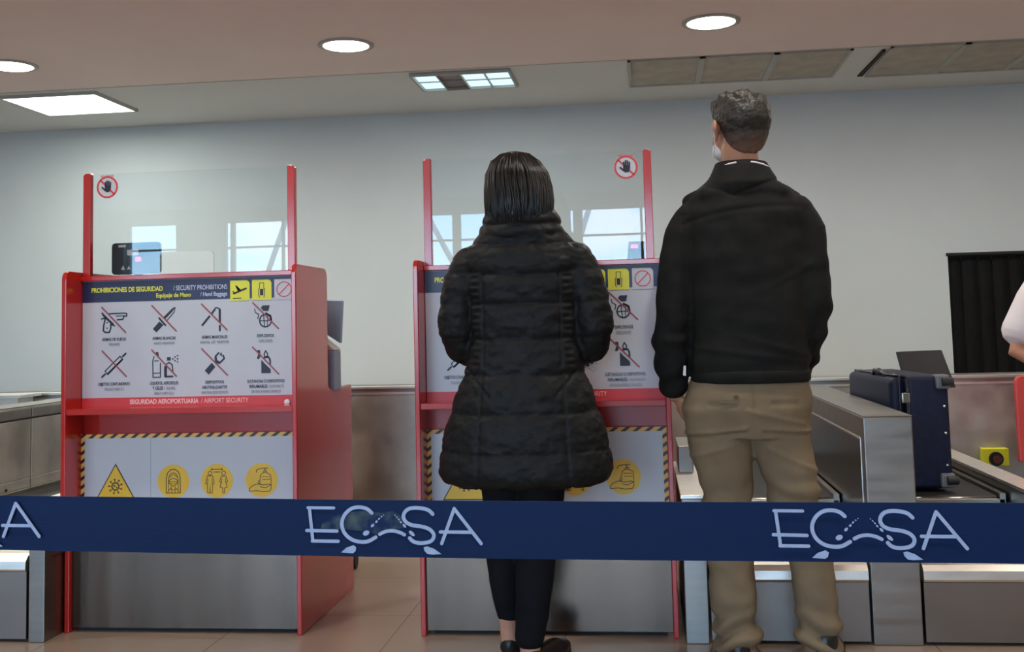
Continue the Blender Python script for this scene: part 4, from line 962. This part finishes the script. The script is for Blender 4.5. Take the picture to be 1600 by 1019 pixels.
def cloth(p, n):
    d = .006*nz(p, (5, 5, 9), 2)+.0035*nz(p, (13, 13, 22), 7)
    dx = p.x-cx2
    if p.y < Y1 and abs(dx) < .2:
        d -= .003*math.exp(-((p.z-(1.405-.5*dx*dx+.1*dx))/.008)**2)+.004*math.exp(-((p.z-(1.45+.35*abs(dx+.03)))/.006)**2)*(abs(dx) < .12)
        d += .004*math.exp(-((p.z-(1.0-.3*dx))/.012)**2)*(.5+.5*math.sin(dx*9)) + .003*math.exp(-((p.z-(.955-.15*dx))/.010)**2)
        d += .003*math.exp(-((p.z-(1.13+.5*dx))/.012)**2)*max(0, dx*5)
    if abs(dx) > .19: d += .0045*math.sin(p.z*70+5*nz(p, (9, 9, 9), 5))*max(0, min(1, (1.10-p.z)*6+.35))
    if abs(abs(dx)-.187) < .012 and p.z < 1.4 and p.z > .9: d -= .003
    return n*d
jk = sculpt('jacket', m, M_jack, man, org, .0055, 3, cloth)
g = MB()
g.rings([(.328, Y1, .868, .178, .124), (.328, Y1, .874, .184, .130), (.328, Y1, .900, .186, .132), (.328, Y1, .906, .182, .128)], n=56, e=2.4)
for v in g.bm.verts: v.co -= Vector(org)
g.build('hem_band', M_jack, jk, smooth=True)
# pale piping along the collar
g = MB(); pts = []
for k in range(26):
    a = PI+.12+(PI-.24)*k/25; pts.append((.327+.0845*math.cos(a)-org[0], -.0155+.0765*math.sin(a), 1.552-.014*abs(math.cos(a))**2, .0032))
for s0, s1 in ((0, 11), (15, 26)): g.limb(pts[s0:s1], n=8)
tag(g.build('collar_piping', M_shirt, jk, smooth=True), 'white piping line')
g = MB(); g.hexa([(.117-org[0], -.068, .895), (.126-org[0], -.068, .893), (.126-org[0], -.064, .893), (.117-org[0], -.064, .895)], [(.120-org[0], -.070, .925), (.127-org[0], -.070, .925), (.127-org[0], -.066, .925), (.120-org[0], -.066, .925)])
g.build('white_tag', M_shirt, jk)
# trousers
m = MB()
m.rings([(.318, Y1, .70, .165, .112), (.312, Y1, .74, .188, .124), (.311, Y1, .785, .200, .130), (.318, Y1, .83, .194, .126), (.324, Y1, .875, .181, .118), (.324, Y1, .895, .172, .11)], n=48, e=2.3)
m.limb([(.225, Y1, .75, .108), (.229, Y1, .665, .101), (.240, Y1, .574, .083), (.236, Y1, .496, .078), (.243, Y1-.005, .319, .074), (.250, Y1-.01, .134, .064), (.258, Y1-.012, .075, .068), (.260, Y1-.01, .05, .066)], n=28)
m.limb([(.400, Y1, .75, .108), (.414, Y1, .665, .092), (.441, Y1, .574, .081), (.451, Y1, .496, .075), (.490, Y1-.005, .319, .068), (.500, Y1-.01, .134, .064), (.502, Y1-.01, .08, .064), (.500, Y1-.01, .055, .060)], n=28)
def kh(p, n):
    d = .0035*nz(p, (16, 16, 22), 3)+.006*nz(p, (6, 6, 12), 6)
    low = max(0, min(1, (.20-p.z)/.1)); knee = math.exp(-((p.z-.50)/.07)**2)
    s_ = 1 if p.x > .35 else -1
    d += low*.012*math.sin((p.z+.35*s_*(p.x-(.25 if s_ < 0 else .5)))*95+3*nz(p, (10, 10, 6), 8))
    d += .0075*knee*math.sin((p.z+.3*(p.x-.3)*s_)*75+4*nz(p, (8, 8, 5), 4))
    if p.y < Y1:
        dx = p.x-.325
        d += .006*math.exp(-((p.z-(.735-.10*abs(dx)))/.007)**2)*(abs(dx) > .02)                 # seat fold
        d -= .005*math.exp(-((p.z-(.722-.10*abs(dx)))/.006)**2)*(abs(dx) > .02)
        d += .005*math.exp(-((p.z-(.775-.25*(dx-.02)))/.008)**2)*(dx > -.02)*(dx < .16)
        d += .004*math.exp(-((p.z-(.70+.3*dx))/.008)**2)*(dx < -.06)
        d += .004*math.exp(-((p.z-(.64-.5*(dx-.1)))/.009)**2)*(dx > .04)
        d += .005*math.exp(-((p.z-(.30+.9*(abs(dx)-.1)))/.02)**2)*(.3+.0*dx)
        if p.z > .72: d -= .004*math.exp(-(dx/.004)**2)
        if .80 < p.z < .812 and .05 < abs(dx) < .14: d -= .003
    return n*d
tr = sculpt('trousers', m, M_khaki, man, org, .0055, 3, kh)
g = MB(); g.tube((.325-.098-org[0]+.045, -.128, .828), (.325-.098-org[0]+.045, -.1215, .828), .0075, n=14); g.build('pocket_button', M_brown, tr)
g = MB(); g.prism([(-.05, .80), (.04, .797), (.04, .801), (-.05, .804)], 'y', -.1275, -.122)
for v in g.bm.verts: v.co += Vector((.272-org[0], 0, .012))
g.build('pocket_welt', M_khaki, tr)
shoe(man, org, (.262, Y1-.085, 0), .12, .29, .048, .07)
shoe(man, org, (.502, Y1-.085, 0), -.25, .29, .048, .07)
# hair
m = MB(); Rz = Matrix.Rotation(.42, 3, 'Z'); hc = Vector((.322, Y1, 1.668))
hp = lambda x, y, z: hc+Rz @ Vector((x, y, z))
for L_ in ([(0,-.060,-.084,.030,.018), (0,-.056,-.070,.048,.031), (0,-.051,-.046,.063,.049), (0,-.046,-.012,.0755,.062), (0,-.040,.018,.0830,.084), (0,-.026,.045,.0865,.098), (0,-.018,.072,.0850,.101), (0,-.010,.094,.074,.088), (0,-.008,.110,.056,.068), (0,-.006,.120,.030,.038)],):
    n0 = len(m.bm.verts); m.rings(L_, n=48, e=2.2)
    m.bm.verts.ensure_lookup_table()
    for v in m.bm.verts: v.co = hc+Rz @ v.co
def hairy(p, n):
    q = p-hc; top = max(0, min(1, (q.z-.055)/.04))
    return n*(.003*nz(p, (70, 70, 50), 2)+top*(.014*nz(p, (38, 38, 38), 9)+.006*nz(p, (80, 80, 80), 3)))
sculpt('hair', m, M_hairF, man, org, .004, 3, hairy)
# mask and ear loops
m = MB()
m.ball(hp(0, .052, -.056), (.060, .058, .046), Rz); m.ball(hp(0, .075, -.040), (.030, .045, .036), Rz)
m.ball(hp(0, .045, -.066), (.066, .046, .034), Rz)
mk = sculpt('face_mask', m, M_mask, man, org, .004, 2)
for q in (-1, 1):
    g = MB()
    g.limb([(*(hp(q*.066, .045, -.085)-Vector(org)), .0016), (*(hp(q*.085, .0, -.045)-Vector(org)), .0016), (*(hp(q*.096, -.022, -.01)-Vector(org)), .0016), (*(hp(q*.095, -.018, .02)-Vector(org)), .0016), (*(hp(q*.084, .008, .022)-Vector(org)), .0016), (*(hp(q*.068, .05, -.01)-Vector(org)), .0016)], n=8)
    g.build('ear_loop', M_mask, mk, smooth=True)

# ------------------------------------------------------------------ seated-height colleague at the right edge, white T-shirt
px, py = 2.05, 5.36; org = (px, py, 0)
stf = thing('person', org, 'person in a white short sleeved shirt at the right edge, only one arm in view', 'person')
m = MB()
HS = head(m, (px-.01, py-.02, 1.50), 2.6, .97)
m.limb([(px, py, 1.28, .054), (px, py, 1.42, .052)])
m.rings([(px, py, .72, .15, .11), (px, py, .82, .155, .11), (px, py, .95, .13, .1), (px, py, 1.1, .15, .1), (px, py, 1.22, .155, .09), (px, py, 1.29, .12, .07), (px, py, 1.33, .06, .05)])
m.limb([(px-.175, py, 1.235, .050), (px-.290, py-.03, 1.0, .044), (px-.335, py-.05, .885, .038), (px-.25, py-.13, .82, .034), (px-.15, py-.20, .79, .026)])
hand(m, (px-.145, py-.205, .788), (.75, -.35, -.05), (0, .1, -1), 1, .5)
m.limb([(px+.175, py, 1.235, .050), (px+.25, py-.03, .92, .040), (px+.16, py-.16, .82, .034), (px+.08, py-.21, .80, .026)])
hand(m, (px+.075, py-.212, .80), (-.75, -.2, -.05), (0, .1, -1), -1, .5)
for s_ in (-1, 1):
    m.limb([(px+s_*.08, py, .76, .085), (px+s_*.09, py, .42, .055), (px+s_*.09, py+.01, .25, .05), (px+s_*.09, py+.02, .06, .034)]); m.limb([(px+s_*.09, py+.0, .045, .03), (px+s_*.10, py-.12, .035, .028)])
sculpt('body', m, M_skin2, stf, org, .006, 3)
eyes(HS, stf, org)
m = MB()
m.rings([(px, py, .74, .16, .12), (px, py, .80, .175, .13), (px, py, .95, .165, .125), (px, py, 1.1, .178, .125), (px, py, 1.22, .185, .112), (px, py, 1.28, .16, .09), (px, py, 1.315, .10, .07), (px, py, 1.33, .07, .058)], n=44, e=2.3)
m.limb([(px-.150, py, 1.235, .078), (px-.235, py-.015, 1.12, .080), (px-.305, py-.035, .985, .083)], n=24); m.limb([(px+.150, py, 1.235, .076), (px+.215, py-.015, 1.08, .078), (px+.235, py-.02, .99, .078)], n=24)
sh = sculpt('white_shirt', m, M_shirt, stf, org, .006, 3, lambda p, n: n*(.005*nz(p, (8, 8, 10), 2)))
# flatten the sleeve ends so that they read as hems
m = MB()
for s_ in (-1, 1): m.limb([(px+s_*.085, py, .80, .105), (px+s_*.09, py, .42, .08), (px+s_*.09, py+.01, .08, .07)], n=24)
m.rings([(px, py, .74, .15, .112), (px, py, .80, .158, .115), (px, py, .86, .145, .105)], n=36)
sculpt('trousers', m, M_jean, stf, org, .007, 3)
m = MB(); Rz = Matrix.Rotation(2.6, 3, 'Z'); hc = Vector((px-.01, py-.02, 1.50))
m.ball(hc+Rz @ Vector((0, -.018, .042)), (.083, .1, .08), Rz); m.ball(hc+Rz @ Vector((0, -.04, 0)), (.075, .07, .065), Rz)
sculpt('hair', m, M_hairM, stf, org, .005, 3, lambda p, n: n*(.004*nz(p, (40, 40, 40), 2)))
shoe(stf, org, (px-.09, py+.06, 0), PI-.1, .26, .045, .07)
shoe(stf, org, (px+.09, py+.06, 0), PI+.1, .26, .045, .07)
